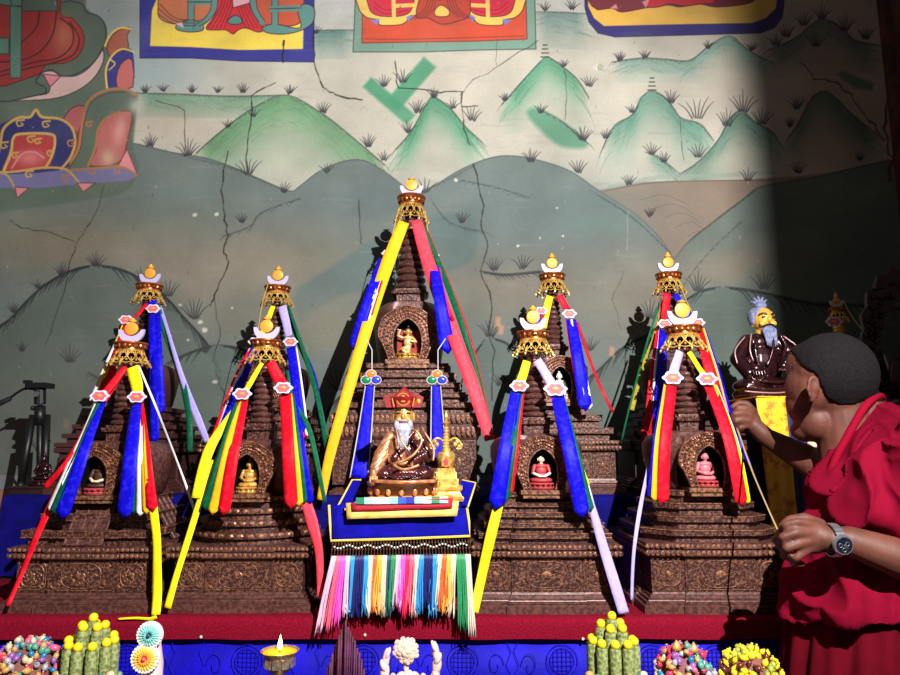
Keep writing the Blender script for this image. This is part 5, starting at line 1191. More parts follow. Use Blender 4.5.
O = thing('old_man_statue', 'glossy dark bronze seated old man with gold face, grey topknot and beard', 'statue', (ox, 2.22, PT+.0005))
ms = [E(0, 0, 6, 34, 22, 8), E(0, 0, 2, 33, 22, 3), E(-20, -6, 14, 15, 15, 8), E(22, -6, 14, 15, 15, 8), E(0, -2, 16, 30, 18, 8), E(0, 2, 38, 20, 14, 24), E(0, 2, 58, 17, 11, 12), K((-15, 2, 60), (-26, -2, 42), 8, 8.5), K((-27, -2, 42), (-22, -14, 26), 8, 7), K((16, 2, 60), (27, -4, 44), 8, 8.5), K((27, -4, 44), (14, -16, 36), 8, 6)]
for q in ([(-8, -11, 66), (-14, -14, 50), (-12, -16, 32)], [(6, -11, 66), (3, -15, 50), (-4, -16, 34)], [(14, -9, 66), (17, -13, 52), (8, -16, 36)], [(-28, -18, 12), (-4, -21, 10), (18, -20, 12)], [(-22, -19, 20), (0, -22, 17), (26, -18, 20)]):
    ms.append(tube(cat([Vector(p)*u for p in q], 5), 2.0*u, 6))
rb_ = ob('robe', join(*ms), BRZ, O); remesh(rb_, .0030, 3)
hilite = mat('painted_highlight', (190, 150, 150), .3, .4)  # pale colour standing in for highlights on the glossy robe
for q in ([(-20, -6, 64), (-32, -9, 50), (-32, -12, 36)], [(-16, -12, 66), (-20, -15.5, 50), (-18, -17, 38)], [(19, -6, 65), (29, -11, 54), (34, -9, 46)], [(-30, -20, 8), (-4, -23.5, 6), (24, -21, 8)]): ob('hem_or_highlight', tube(cat([Vector(p)*u for p in q], 5), .7*u, 5), hilite, O, smooth=True)
ob('hand', join(E(-16, -19, 30, 6, 4, 5), *[K((-21+k*2.6, -21, 30), (-21+k*2.8, -23, 21+(k in (0, 4))*2), 1.3, 1.0) for k in range(5)]), BRZ, O, smooth=True)
ob('hand', join(E(12, -18, 33, 6, 4, 4), *[K((10+k*2.4, -20, 33), (4+k*2.2, -22, 28), 1.3, 1.0) for k in range(5)]), BRZ, O, smooth=True)
ms = [E(2, -2, 82, 10.5, 10.5, 13), E(3, -12.4, 81, 2.2, 2.4, 3.2), E(-9, 0, 80, 1.8, 2.6, 5), E(13, 0, 80, 1.8, 2.6, 5), E(-3, -10, 77, 3.4, 2.6, 3), E(8, -10, 77, 3.4, 2.6, 3), K((1, 1, 66), (2, 0, 76), 7, 7), E(3, -9.5, 87, 9, 3.4, 2)]
hd = ob('head', join(*ms), mat('gold_face', (240, 180, 70), .35, .3), O); remesh(hd, .0014, 3)
ms = [tube(cat([Vector(p)*u for p in [(3+s_*2, -13, 86), (3+s_*5.5, -12.4, 87.6), (3+s_*9, -9.5, 86)]], 4), .9*u, 5) for s_ in (-1, 1)]+[E(3+s_*5, -12, 83.6, 2.2, 1.2, 1.1) for s_ in (-1, 1)]+[tube(cat([Vector(p)*u for p in [(-3, -11.6, 74), (3, -13.4, 76), (9, -11.6, 74)]], 4), .9*u, 5)]
ob('eyes_and_moustache', join(*ms), darkh, O)
ghair = mat('blue_grey_hair', (98, 104, 140), .6, c2=(128, 134, 168), scale=90, bump=.4)
ob('hair', join(E(0, 2.5, 87, 12, 11, 10), E(-9, 0, 84, 3, 6, 8), E(12, 2, 84, 3, 6, 8), E(1, 0, 97, 6, 6, 5), *[K((1, 0, 98), (1+9*math.sin(a), 2, 98+9*math.cos(a)), 2.2, 1) for a in (-1.1, -.6, -.1, .4, .9)]), ghair, O, smooth=True)
ob('beard', join(E(3, -9, 70, 7, 5, 6), *[K((-2+k*2, -11, 70), (-1+k*1.8, -14, 55-2*math.sin(PI*k/5)), 2.2, .9) for k in range(6)]), ghair, O, smooth=True)
# ---------------------------------------------------------------- dark statue with aureole at the right edge
A_ = thing('aureole_statue', 'very dark seated statue with a spiky carved aureole at the right edge', 'statue', (1.53, 2.20, 1.3005))
dkm = mat('dark_maroon', (40, 14, 16), .35, .3, c2=(56, 20, 22), scale=60, bump=.4)
sc = .0033
E2 = lambda x, y, z, a, b, c: ell((x*sc, y*sc, z*sc), (a*sc, b*sc, c*sc), 12, 8)
o_ = [(46*sc*math.cos(a)*(1+.04*math.cos(18*a)), (118+76*math.sin(a)*(1+.04*math.cos(18*a)))*sc) for a in [2*PI*k/72 for k in range(72)]]
i_ = [(27*sc*math.cos(a), (112+48*math.sin(a))*sc) for a in [2*PI*k/72 for k in range(72)]]
ms = [ringplate(o_, i_, .03, .045)]
rr = random.Random(2)
for k in range(150):
    a = rr.uniform(0, 2*PI); t = rr.uniform(.1, .95); x = (27+19*t)*math.cos(a); z = 114+(48+28*t)*math.sin(a); ms.append(E2(x, 8, z, rr.uniform(1.5, 3), 2.5, rr.uniform(1.5, 3.5)))
ob('aureole', join(*ms), dkm, A_, smooth='angle')
ob('lotus_base', loft(circ(28), [(0, 40*sc), (10*sc, 42*sc), (16*sc, 34*sc), (24*sc, 40*sc), (30*sc, 36*sc), (44*sc, 34*sc)], sy=.6), dkm, A_, smooth='angle')
o = ob('body', join(E2(0, -4, 54, 34, 18, 12), E2(0, 0, 80, 17, 12, 24), E2(0, 0, 100, 20, 11, 10), E2(0, -1, 126, 10, 10, 13), E2(0, 0, 112, 6, 6, 8), E2(-24, -4, 82, 7, 7, 18), E2(24, -4, 82, 7, 7, 18), E2(0, -17, 66, 16, 6, 5)), dkm, A_); remesh(o, .004, 3)
ob('crown', join(E2(0, 1, 136, 10, 9, 6), *[E2(7*math.cos(a), -6, 142+3*math.sin(3*a), 2, 2, 6) for a in (0, .8, 1.57, 2.3, 3.14)]), BRZ, A_, smooth=True)
# small dim statue at the left on the raised step
S0 = figure('small_red_statue', 'small dark red seated statue beside the tripod at the left', (P(46, 498, 2.20).x, 2.17, RAISED+.0235), .105, BRZ, BRZ, dkm, BRZ, BRZ, cat_='statue')
bx = thing('dark_block', 'low dark block under the small dark red statue at the left', 'block', (P(46, 498, 2.20).x, 2.17, RAISED+.0005))
ob('block_body', box(-.065, .068, -.055, .055, 0, .017), darkc, bx); ob('block_lip', box(-.070, .073, -.06, .06, .017, .0225), darkc, bx)
# pendants of the far small stupa
bb = 2.40
pendant('red, green and yellow pendant behind the head of the person', None, (833, 322, bb), (868, 335, bb), (892, 392, bb-.02), [('b', -8, 0, 5, 6, 0), ('r', -2, -6, 6, 9, 4), ('g', 3, 2, 4, 5, 6), ('w', 6, 8, 2, 3, 4), ('y', 0, -12, 3, 6, 0)], mw=8)
cordobj(B5, [(843, 300, 2.5), (853, 318, 2.46), (866, 334, bb)], .0015)
# ---------------------------------------------------------------- tripod
T = thing('camera_tripod', 'small black camera tripod with pan handle at the left behind the leftmost stupa', 'tripod', (P(40, 430, 2.42).x, 2.42, ALT))
td = 2.42
tp = lambda x, y, d=td: P(x, y, d)
ob('centre_column', join(tube([tp(40, 405), tp(40, 500)], .011, 12), tube([tp(40, 406), tp(40, 425)], .018, 12)), blackp, T, True, world=True)
ob('pan_head', join(xf(box(-.036, .036, -.03, .03, -.008, .010), tp(40, 386)), tube([tp(40, 388), tp(40, 404)], .019, 12), xf(box(-.050, -.030, -.012, .012, -.006, .006), tp(39, 382)), tube([tp(36, 394), tp(36, 394, td-.04)], .010, 10), ell(tp(33, 408), .009, 8, 6)), blackp, T, world=True)
hnd = ob('pan_handle', tube(cat([tp(34, 389), tp(24, 389), tp(14, 395), tp(4, 403)], 4), .0045, 8), blackp, T, True, world=True)
ob('handle_grip', capsule(tp(9, 399), tp(-12, 409), .009, .010), mat('rubber', (12, 12, 12), .8), hnd, True, world=True)
for xa, xb, dz in ((33, 22, -.05), (47, 57, -.06), (40, 36, .10)):
    top = tp(xa, 415); bot = Vector((P(xb, 500, td).x, td+dz, ALT+.008)); mid = top.lerp(bot, .5)
    lg = ob('leg', join(tube([top, mid], .012, 10), tube([mid, bot], .0085, 10), tube([mid+(top-mid)*.06, mid-(top-mid)*.06], .0145, 10)), blackp, T, True, world=True)
    ob('rubber_foot', ell(bot, (.012, .012, .008), 10, 6), MATS['rubber'], lg, True, world=True)
ob('spreader', join(*[tube([tp(40, 455), tp(x, 440)], .004, 6) for x in (31, 50)]), blackp, T, world=True)
# ================================================================ offerings along the front
OZ = .80
sh = thing('offering_shelf', 'lower wooden shelf in front of the altar carrying the offerings', 'shelf', (-.25, 1.42, 0))
ob('shelf_top', box(-1.30, .70, 1.27, 1.60, OZ-.025, OZ), darkc, sh, world=True)
for x in (-1.27, -.28, .66):
    for y in (1.30, 1.56): ob('leg', box(x-.02, x+.02, y-.02, y+.02, 0, OZ-.025), darkc, sh, world=True)
od = 1.45; q = od/F
silver = mat('silver', (206, 190, 170), .3, .8, c2=(176, 150, 124), scale=90, bump=.3)
brass = mat('brass', (196, 150, 84), .35, .7)
def bowl(name, label, px, zr, r):
    x = P(px, 660, od).x; b = thing(name, label, 'bowl', (x, od, OZ))
    h = zr-OZ
    ob('bowl_body', loft(circ(28), [(0, r*.55), (h*.1, r*.5), (h*.3, r*.35), (h*.45, r*.5), (h*.8, r*.92), (h, r), (h-.004, r*.96), (h*.55, r*.5), (h*.53, .001)]), brass, b, smooth='angle')
    return b, x
cr_ = random.Random(21)
def candy_proto(c, nm):
    o = ob('wrapped_candy', join(ell((0, 0, 0), (1, .75, .75), 8, 6), xf(loft(circ(6), [(0, .15), (.35, .36)]), (.88, 0, 0), (0, PI/2, 0)), xf(loft(circ(6), [(0, .15), (.35, .36)]), (-.88, 0, 0), (0, -PI/2, 0))), mat('candy_'+nm, c, .3), None, True)
    return o
def heap(px, ztop, r, zr, cols, n, group, where, cs=.0076, kind='candy'):
    """individual sweets on a dome-shaped heap"""
    x0 = P(px, 660, od).x; protos = {}
    k = 0; N = n
    for i in range(N):
        t = (i+.5)/N; ph = i*2.39996
        z = 1-t*.98; rr = math.sqrt(max(0, 1-z*z)); R_ = r
        p = Vector((x0+R_*rr*math.cos(ph), od+R_*rr*math.sin(ph), zr+(ztop-zr)*z))
        nm, c = cols[(i*7+cr_.randint(0, 2)) % len(cols)]
        key = nm
        if key not in protos:
            me = candy_proto(c, nm); protos[key] = me; o = me
        else:
            o = protos[key].copy(); COL.objects.link(o)
        s = cs*cr_.uniform(.9, 1.25); o.scale = (s, s, s); o.location = p; o.rotation_euler = (cr_.uniform(0, 3), cr_.uniform(0, 3), cr_.uniform(0, 6)); WL[o] = p
        o.name = kind
        tag(o, '%s %s heaped in %s' % (nm.replace('_', ' '), 'foil sweet' if kind != 'round_sweet' else 'round sweet', where), 'candy', '%s sweets in %s' % (nm.replace('_', ' '), where))
pastel = [('pink', (206, 92, 128)), ('silver', (160, 160, 166)), ('sky_blue', (24, 120, 160)), ('gold', (196, 146, 76)), ('lilac', (140, 84, 160)), ('cream', (206, 184, 150)), ('mint', (80, 150, 126)), ('rose', (206, 50, 84))]
bA, xa = bowl('offering_bowl', 'brass bowl heaped with pastel sweets at the far left of the shelf', 27, ZZ(676, od), M(30, od)); heap(27, ZZ(641, od), M(29, od), ZZ(676, od), pastel, 120, '', 'the far left bowl')
bB, xb_ = bowl('offering_bowl', 'brass bowl heaped with multicoloured sweets right of the right roll pyramid', 683, ZZ(676, od), M(26, od)); heap(683, ZZ(646, od), M(24, od), ZZ(676, od), pastel, 96, '', 'the bowl at right')
bC, xc_ = bowl('offering_bowl', 'brass bowl heaped with yellow sweets nearest the person', 750, ZZ(676, od), M(27, od)); heap(750, ZZ(648, od), M(26, od), ZZ(677, od), [('yellow', (246, 208, 30)), ('bright_yellow', (250, 226, 50)), ('yellow', (246, 208, 30)), ('brown', (90, 40, 30)), ('olive_green', (150, 160, 60))], 84, '', 'the bowl nearest the person', .0070, 'round_sweet')
# inner heaps of rice under the sweets
for px, zt, zr, r, w in ((27, 641, 676, 27, 'far left'), (683, 646, 676, 22, 'right'), (750, 648, 677, 24, 'yellow')):
    x = P(px, 660, od).x; hh_ = ZZ(zt, od)-ZZ(zr, od)
    o = ob('rice_heap', xf(ell((0, 0, 0), (M(r, od)*.93, M(r, od)*.93, hh_*.86), 20, 12), (x, od, ZZ(zr, od))), mat('red_rice', (120, 70, 64), .8), None, True)
    tag(o, 'rice heap filling the %s sweet bowl' % w, 'rice', kind='stuff')
cone = ell((0, 0, 0), (1, 1, 1), 8, 6)
for dx, dz in ((-8, 0), (9, 2)):
    o = ob('gold_foil_cone', xf(loft(circ(10), [(0, .008), (.006, .010), (.02, .001)]), (P(683+dx, 645, od).x, od-.01, ZZ(649+dz, od))), gold, None, True); tag(o, 'pointed gold foil sweet on top of the right sweet bowl, %s of two' % ('left' if dx < 0 else 'right'), 'candy')
# green rolls with yellow balls
rollm = mat('green_roll', (142, 150, 88), .7, c2=(86, 98, 52), scale=180, bump=.5, lo=.4, hi=.6, detail=3); ballm = mat('yellow_ball', (246, 214, 20), .4)
for side, px, ytop in (('left', 91, 613), ('right', 613, 610)):
    x0 = P(px, 650, od).x
    pl = thing('offering_plate', 'brass footed plate carrying the %s pyramid of green rolls' % side, 'plate', (x0, od, OZ))
    pz = OZ+.052
    ob('plate_body', loft(circ(28), [(0, .03), (.006, .03), (.012, .012), (.035, .012), (.044, .055), (.052, .062), (.050, .058), (.046, .0)]), brass, pl, smooth='angle')
    k = 0; rr_ = M(5.2, od)
    for tier, (cnt, rad, yt) in enumerate(((10, 20, 643), (5, 10.5, 628), (1, 0, ytop+8))):
        for i in range(cnt):
            a = 2*PI*i/cnt+.35*tier+.2; x = x0+M(rad, od)*math.cos(a); y = od+M(rad, od)*math.sin(a)
            zt = ZZ(yt+cr_.uniform(-1.5, 1.5), od)
            lab = ('green roll with yellow ball at the very top of the %s pyramid' if tier == 2 else ('green roll with yellow ball in the middle ring of the %s pyramid' if tier == 1 else 'green roll with yellow ball in the outer ring of the %s pyramid')) % side
            r = thing('green_roll', lab, 'roll', (x, y, pz-.001), '%s rolls of the %s pyramid' % (('outer', 'middle', 'top')[tier], side))
            L_ = zt-pz
            ob('roll_body', loft(circ(14), [(0, rr_*.96), (.004, rr_), (L_-.003, rr_), (L_, rr_*.85)]), rollm, r, smooth='angle')
            ob('yellow_ball', ell((0, 0, L_+M(3.2, od)), M(4.2, od), 12, 8), ballm, r, smooth=True)
    for i in range(16):
        a = 2*PI*i/16; nm, c = pastel[(i*3) % len(pastel)]
        o = ob('wrapped_candy', xf(ell((0, 0, 0), (.009, .007, .007), 8, 6), (x0+M(27, od)*math.cos(a), od+M(27, od)*math.sin(a), ZZ(671, od)-(.0 if math.sin(a) < 0 else .02))), mat('candy_'+nm, c, .3), None, True)
        tag(o, '%s foil sweet at the foot of the %s roll pyramid' % (nm.replace('_', ' '), side), 'candy', '%s sweets around the %s roll pyramid' % (nm.replace('_', ' '), side))
    o = ob('sweet_tray', loft(circ(24), [(pz+.001, M(22, od)*1.36), (ZZ(674, od)-.002, M(22, od)*1.42)]), brass, None); bpy.data.objects.remove(o)
# rosette torma
RT = thing('rosette_torma', 'white butter torma with a teal rosette above an orange rosette', 'torma', (P(152, 660, od).x, od, OZ))
wx = mat('butter_white', (232, 214, 206), .5); wp = mat('butter_pink', (226, 190, 190), .5)
lz = lambda py: ZZ(py, od)-OZ
ob('torma_body', loft(circ(20), [(0, .05), (lz(675), .022), (lz(662), .022), (lz(645), .016), (lz(636), .014), (lz(628), .006)]), wp, RT, smooth=True)
for cy, r, cols, dx in ((631, 12, [(236, 232, 226), (150, 214, 200), (110, 190, 180), (40, 60, 110)], 2), (654, 13, [(240, 226, 214), (246, 206, 70), (244, 150, 50), (216, 80, 70)], -1)):
    ms = []
    R0 = M(r, od); z = lz(cy); x = M(dx, od)
    o = ob('rosette', join(xf(loft(circ(36), [(-.004, R0*.9), (-.002, R0), (.003, R0), (.005, R0*.86)]), (x, -.026, z), (PI/2, 0, 0)), *[ell((x+R0*.93*math.cos(a), -.030, z+R0*.93*math.sin(a)), (.0028, .003, .0028), 6, 4) for a in [2*PI*k/26 for k in range(26)]]), mat('butter_rim', cols[0], .5), RT, smooth='angle')
    ob('petal_ring', join(*[ell((x+R0*.60*math.cos(a), -.0315, z+R0*.60*math.sin(a)), (R0*.30, .0025, R0*.09), 8, 4, (0, -a, 0)) for a in [2*PI*k/22 for k in range(22)]]), mat('butter_a%d' % cy, cols[1], .5), o, True)
    ob('petal_ring', join(*[ell((x+R0*.36*math.cos(a), -.0335, z+R0*.36*math.sin(a)), (R0*.2, .0025, R0*.09), 8, 4, (0, -a, 0)) for a in [2*PI*k/16 for k in range(16)]]), mat('butter_b%d' % cy, cols[2], .5), o, True)
    ob('rosette_heart', ell((x, -.036, z), (R0*.17, .004, R0*.17), 10, 6), mat('butter_c%d' % cy, cols[3], .5), o, True)
# butter lamp
BLx = P(280, 650, od).x; zr_ = ZZ(650, od)-OZ; r0 = M(18, od)
BL = thing('butter_lamp', 'silver butter lamp with a single burning flame', 'butter lamp', (BLx, od, OZ))
ob('cup', loft(circ(36), [(0, .034), (.006, .035), (.012, .02), (.03, .009), (.06, .008), (.07, .012), (zr_-.045, .010), (zr_-.040, .020), (zr_-.030, .026), (zr_-.010, .030), (zr_-.003, r0*.98), (zr_, r0), (zr_-.002, r0*.93), (zr_-.010, .026), (zr_-.012, .001)]), silver, BL, smooth='angle')
ms = [box(.019*0-.006, .006, -.032, -.028, zr_-.032, zr_-.014)]
ob('cup_panels', join(*[xf(box(-.007, .007, -.0305, -.0275, zr_-.030, zr_-.014), (0, 0, 0), (0, 0, a)) for a in [2*PI*k/10 for k in range(10)]]), silver, BL)
ob('butter', loft(circ(28), [(zr_-.011, .024), (zr_-.005, r0*.88), (zr_-.0035, r0*.86)]), mat('melted_butter', (250, 150, 20), .3, emit=((255, 130, 10), .35)), BL, smooth='angle')
ob('wick', tube([(0, 0, zr_-.006), (0, 0, zr_+.006)], .0012, 6), black, BL)
ob('flame', loft(circ(14), [(zr_+.000, .001), (zr_+.003, .0040), (zr_+.009, .0052), (zr_+.017, .0036), (zr_+.025, .0014), (zr_+.030, .0002)]), mat('flame', (255, 220, 120), .5, emit=((255, 214, 110), 9)), BL, smooth=True)
light('butter_lamp_light', 'POINT', (BLx, od, OZ+zr_+.014), .55, (1.0, .55, .22), shadow_soft_size=.006)
# incense sticks
incm = mat('incense', (92, 30, 62), .7, c2=(70, 22, 48), scale=60)
pot = thing('incense_pot', 'dark pot of standing incense sticks below the fringe', 'pot', (P(345, 660, 1.46).x, 1.46, OZ))
ob('pot_body', loft(circ(24), [(0, .03), (.01, .04), (.04, .05), (.055, .052), (.053, .048), (.02, .03), (.018, .001)]), brass, pot, smooth='angle')
ir = random.Random(9)
for k in range(17):
    dx = (k-8)*2.35; dy = abs(k-8)**1.25*3.4; d = 1.46+ir.uniform(-.014, .014); tp_ = P(345+dx*.95+1, 622+dy+ir.uniform(-2, 2), d)
    o = ob('incense_stick', tube([Vector((P(345+dx, 660, d).x, d, OZ+.021)), tp_], .0023, 6), incm, None, True); tag(o, 'thin plum-coloured incense stick standing in the dark pot', 'incense', 'incense sticks below the fringe')
# white flame-shaped butter torma
WT = thing('petal_torma', 'cream butter torma of curled petals between two flame-shaped wings', 'torma', (P(405, 660, od).x, od, OZ))
def blobs(lst): return join(*[ell((M(x-405, od), yy, ZZ(y, od)-OZ), (M(a, od), .010, M(b, od)), 10, 7, (0, r_, 0)) for x, y, a, b, r_, yy in lst])
cbt = mat('butter_cream', (226, 196, 168), .5, c2=(206, 176, 176), scale=60)
tr_ = random.Random(5); pet = []
for k in range(34):
    a = k*2.4; rr = 11*math.sqrt((k+.5)/34); pet.append((406+rr*math.cos(a)*1.0, 650+rr*math.sin(a)*1.1, 4.6-1.6*rr/12, 2.6, -a+tr_.uniform(-.4, .4), -.010*(1-rr/12)-.002*tr_.random()))
pet += [(406, 651, 10, 11, 0, .004), (406, 667, 2.6, 7, 0, .004)]
def blobs2(lst, th=.004): return join(*[ell((M(x-405, od), yy, ZZ(y, od)-OZ), (M(a, od), th, M(b, od)), 10, 7, (0, r_, 0)) for x, y, a, b, r_, yy in lst])
ob('centre_flower', blobs2(pet), cbt, WT, smooth=True)
ob('lower_petals', blobs2([(408+(k-4)*3.6, 673+abs(k-4)*1.2+(k % 2)*2, 4.5, 3, (k-4)*.35, -.004*(k % 2)) for k in range(9)]+[(408, 684, 13, 9, 0, .002), (408, 694, 10, 12, 0, .002)]), cbt, WT, smooth=True)
for sg, x, yt in ((-1, 387, 648), (1, 434, 641)):
    ob('flame_wing', join(blobs([(x, yt+12, 3.6, 11, -.15*sg, 0), (x+1*sg, yt+24, 4.6, 9, .1, 0), (x-2*sg, yt+5, 2.2, 6, -.35*sg, -.003), (x+2*sg, yt+17, 3.2, 6, .4*sg, -.004), (x, yt+34, 4, 8, 0, 0)]), tube([(M(x-405, od), 0, ZZ(yt+30, od)-OZ), (M(x-405, od)*.7, 0, 0.06), (0, 0, .02)], .006, 6)), wp if sg < 0 else cbt, WT, smooth=True)
ob('torma_base', loft(circ(20), [(0, .045), (.01, .046), (.02, .02), (.06, .012), (ZZ(690, od)-OZ, .012)]), cbt, WT, smooth=True)
# pins under the crimson edge
for i, (x, y) in enumerate(((201, 637), (144, 638), (365, 635), (583, 639))):
    o = ob('white_pin', ell(P(x, y, 1.652), .0034, 10, 6), mat('pearl', (236, 224, 196), .3), None, True)
    tag(o, 'tiny pearl pin under the crimson cloth edge, %s' % ('above the gap left of the butter lamp', 'beside the teal rosette', 'below the fringe middle', 'left of the right roll pyramid')[i], 'pin')

# ================================================================ the person
skin = mat('skin', (98, 56, 44), .55, c2=(84, 48, 38), scale=18, bump=.08, bscale=300, spec=.3)
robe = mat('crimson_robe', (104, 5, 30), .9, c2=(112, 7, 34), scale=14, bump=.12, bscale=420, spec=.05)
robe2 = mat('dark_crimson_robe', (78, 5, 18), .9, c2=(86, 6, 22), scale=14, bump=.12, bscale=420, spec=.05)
hairm = mat('cropped_hair', (10, 8, 10), .85, c2=(26, 21, 24), scale=420, bump=.6, bscale=500, spec=.15)
MK = thing('person', 'person with cropped hair in crimson robes reaching to the ribbons, wearing a wristwatch', 'person', (P(868, 640, 1.48).x, 1.48, 0))
def C_(p, q, a, b, n=16): return capsule(P(*p), P(*q), a, b, n)
def El(p, r, rot=None): return ell(P(*p), r, 20, 14, rot)
hd_ = 1.56
ms = [El((833, 374, hd_), (.0925, .082, .092)), El((806, 366, hd_+.02), (.041, .055, .050)), El((812, 388, hd_+.01), (.056, .064, .068), (0, .1, 0)), El((806, 404, hd_+.02), (.042, .050, .052)), El((815, 422, hd_+.015), (.044, .050, .046)), El((806, 430, hd_+.03), (.034, .034, .028)), El((838, 402, hd_), (.062, .058, .050)),
      El((791, 386, hd_+.068), (.014, .018, .020)), El((794, 378, hd_+.060), (.010, .012, .02)), El((800, 406, hd_+.066), (.016, .014, .009)), El((798, 394, hd_+.018), (.020, .026, .024)),
      C_((840, 408, hd_), (854, 484, hd_), .056, .066), C_((854, 400, hd_+.01), (882, 470, hd_), .050, .07)]
ms += [El((813, 388, hd_-.070), (.013, .010, .026), (.1, -.15, 0)), tube([P(813.5+5.2*math.cos(a), 387.5+11*math.sin(a), hd_-.080) for a in [PI*.70+k*.33 for k in range(14)]], .0038, 6), El((812, 399, hd_-.074), (.007, .006, .009))]
ms += [C_((752, 424, 1.74), (766, 437, 1.72), .022, .023), C_((766, 437, 1.72), (818, 466, 1.64), .023, .040), C_((818, 466, 1.64), (872, 456, 1.58), .042, .055)]
ms += [C_((832, 540, 1.335), (850, 541, 1.33), .025, .028), C_((850, 541, 1.33), (944, 574, 1.30), .028, .046), C_((944, 574, 1.30), (935, 470, 1.37), .046, .055)]
def finger(js, r0, r1):
    out = []; n = len(js)-1
    for i in range(n): a = r0+(r1-r0)*i/n; b = r0+(r1-r0)*(i+1)/n; out.append(C_(js[i], js[i+1], a, b, 10))
    return out
hw = 1.345
ms += [El((812, 537, hw), (.036, .020, .032), (0, .1, 0)), C_((822, 538, hw), (834, 540, 1.34), .027, .025), El((800, 530, hw), (.022, .017, .022))]
ms += finger([(808, 524, hw-.008), (797, 522, hw-.010), (785, 525, hw-.002), (781, 534, hw+.022), (790, 537, hw+.040)], .0092, .0082)
ms += finger([(808, 533, hw-.012), (796, 533, hw-.016), (783, 537, hw-.010), (779, 546, hw+.014), (788, 548, hw+.036)], .0095, .0082)
ms += finger([(810, 541, hw-.012), (799, 544, hw-.016), (787, 548, hw-.012), (784, 556, hw+.008), (793, 557, hw+.028)], .0092, .0080)
ms += finger([(812, 548, hw-.008), (804, 552, hw-.012), (796, 558, hw-.010), (794, 564, hw+.006), (802, 564, hw+.022)], .0084, .0070)
ms += finger([(820, 524, hw+.012), (804, 518, hw+.026), (790, 520, hw+.034), (782, 527, hw+.034)], .0118, .0085)
hf = 1.74
ms += [El((750, 419, hf), (.028, .018, .025), (0, .5, 0)), C_((752, 423, hf), (758, 430, 1.735), .021, .021)]
ms += finger([(752, 411, hf-.010), (745, 408, hf-.012), (738, 408, hf-.010), (734, 414, hf+.006), (738, 419, hf+.018)], .0098, .0082)
ms += finger([(750, 416, hf-.014), (742, 413, hf-.018), (735, 414, hf-.018), (731, 420, hf-.002), (736, 424, hf+.012)], .0098, .0082)
ms += finger([(750, 421, hf-.014), (742, 420, hf-.018), (736, 421, hf-.018), (733, 427, hf-.002), (739, 430, hf+.010)], .0095, .0080)
ms += finger([(752, 426, hf-.010), (745, 426, hf-.014), (740, 428, hf-.014), (738, 433, hf+.002), (743, 434, hf+.010)], .0085, .0070)
ms += finger([(754, 412, hf+.010), (747, 404, hf+.012), (739, 403, hf+.016), (733, 407, hf+.014)], .0108, .0082)
ms += [C_((868, 478, 1.55), (872, 620, 1.50), .085, .10)]
px_ = P(868, 640, 1.50)
for sg in (-1, 1):
    hx = px_.x; yy = 1.50+sg*.075
    ms += [capsule((hx, yy, px_.z-.02), (hx-.01, yy, .52), .085, .058), capsule((hx-.01, yy, .52), (hx, yy, .08), .058, .038), ell((hx-.06, yy, .04), (.115, .045, .036), 14, 8)]
body = ob('body', join(*ms), skin, MK, world=True); remesh(body, .0038, 3); bake(body)
# cropped hair: a thin cap that follows the skull down to the hairline
hc = np.array(P(832, 378, hd_)); fw = np.array((-.76, .62, -.12)); fw /= np.linalg.norm(fw)
me = body.data; n = len(me.vertices)
co_ = np.empty(n*3); me.vertices.foreach_get('co', co_); co_ = co_.reshape(-1, 3)+np.array(WL[body])
no = np.empty(n*3); me.vertices.foreach_get('normal', no); no = no.reshape(-1, 3)
rel = co_-hc; aa = rel@fw; zz = rel[:, 2]
hl = []
for q in ((787, 350, 1.60), (793, 356, 1.535), (799, 366, 1.505), (806, 371, 1.492), (812, 373, 1.486), (819, 384, 1.483), (823, 398, 1.484), (836, 405, 1.487), (852, 406, 1.50), (868, 402, 1.54)):
    rq = np.array(P(*q))-hc; hl.append((float(rq@fw), float(rq[2])))
hl.sort(); line = np.interp(aa, [h[0] for h in hl], [h[1] for h in hl])
near = np.linalg.norm(rel, axis=1) < .15
ht = np.clip((zz-line)/.010, 0, 1)*near
ear = np.linalg.norm((co_-np.array(P(813, 388, hd_-.076)))/np.array((.018, .016, .032)), axis=1) < 1.0
ht[ear] = 0
keep = ht > 0
new = co_+no*(.0006+.0042*ht)[:, None]
idx_ = -np.ones(n, int); idx_[keep] = np.arange(keep.sum())
Fh = [[int(idx_[v_]) for v_ in p.vertices] for p in me.polygons if all(keep[v_] for v_ in p.vertices)]
Vh = [Vector(v_) for v_ in new[keep]]
hr = ob('hair', (Vh, Fh), hairm, MK, True, world=True)
so = hr.modifiers.new('s', 'SOLIDIFY'); so.thickness = .0025; so.offset = -1
ob('eyebrows', join(El((797, 371, hd_+.050), (.008, .014, .004)), El((800, 371, hd_+.078), (.010, .006, .004))), hairm, MK, world=True)
for dx, dd_ in ((0, .052), (5, .082)): ob('eye', El((794+dx, 378, hd_+dd_), (.006, .007, .0045)), mat('eye_white', (210, 200, 190), .3), MK, True, world=True)
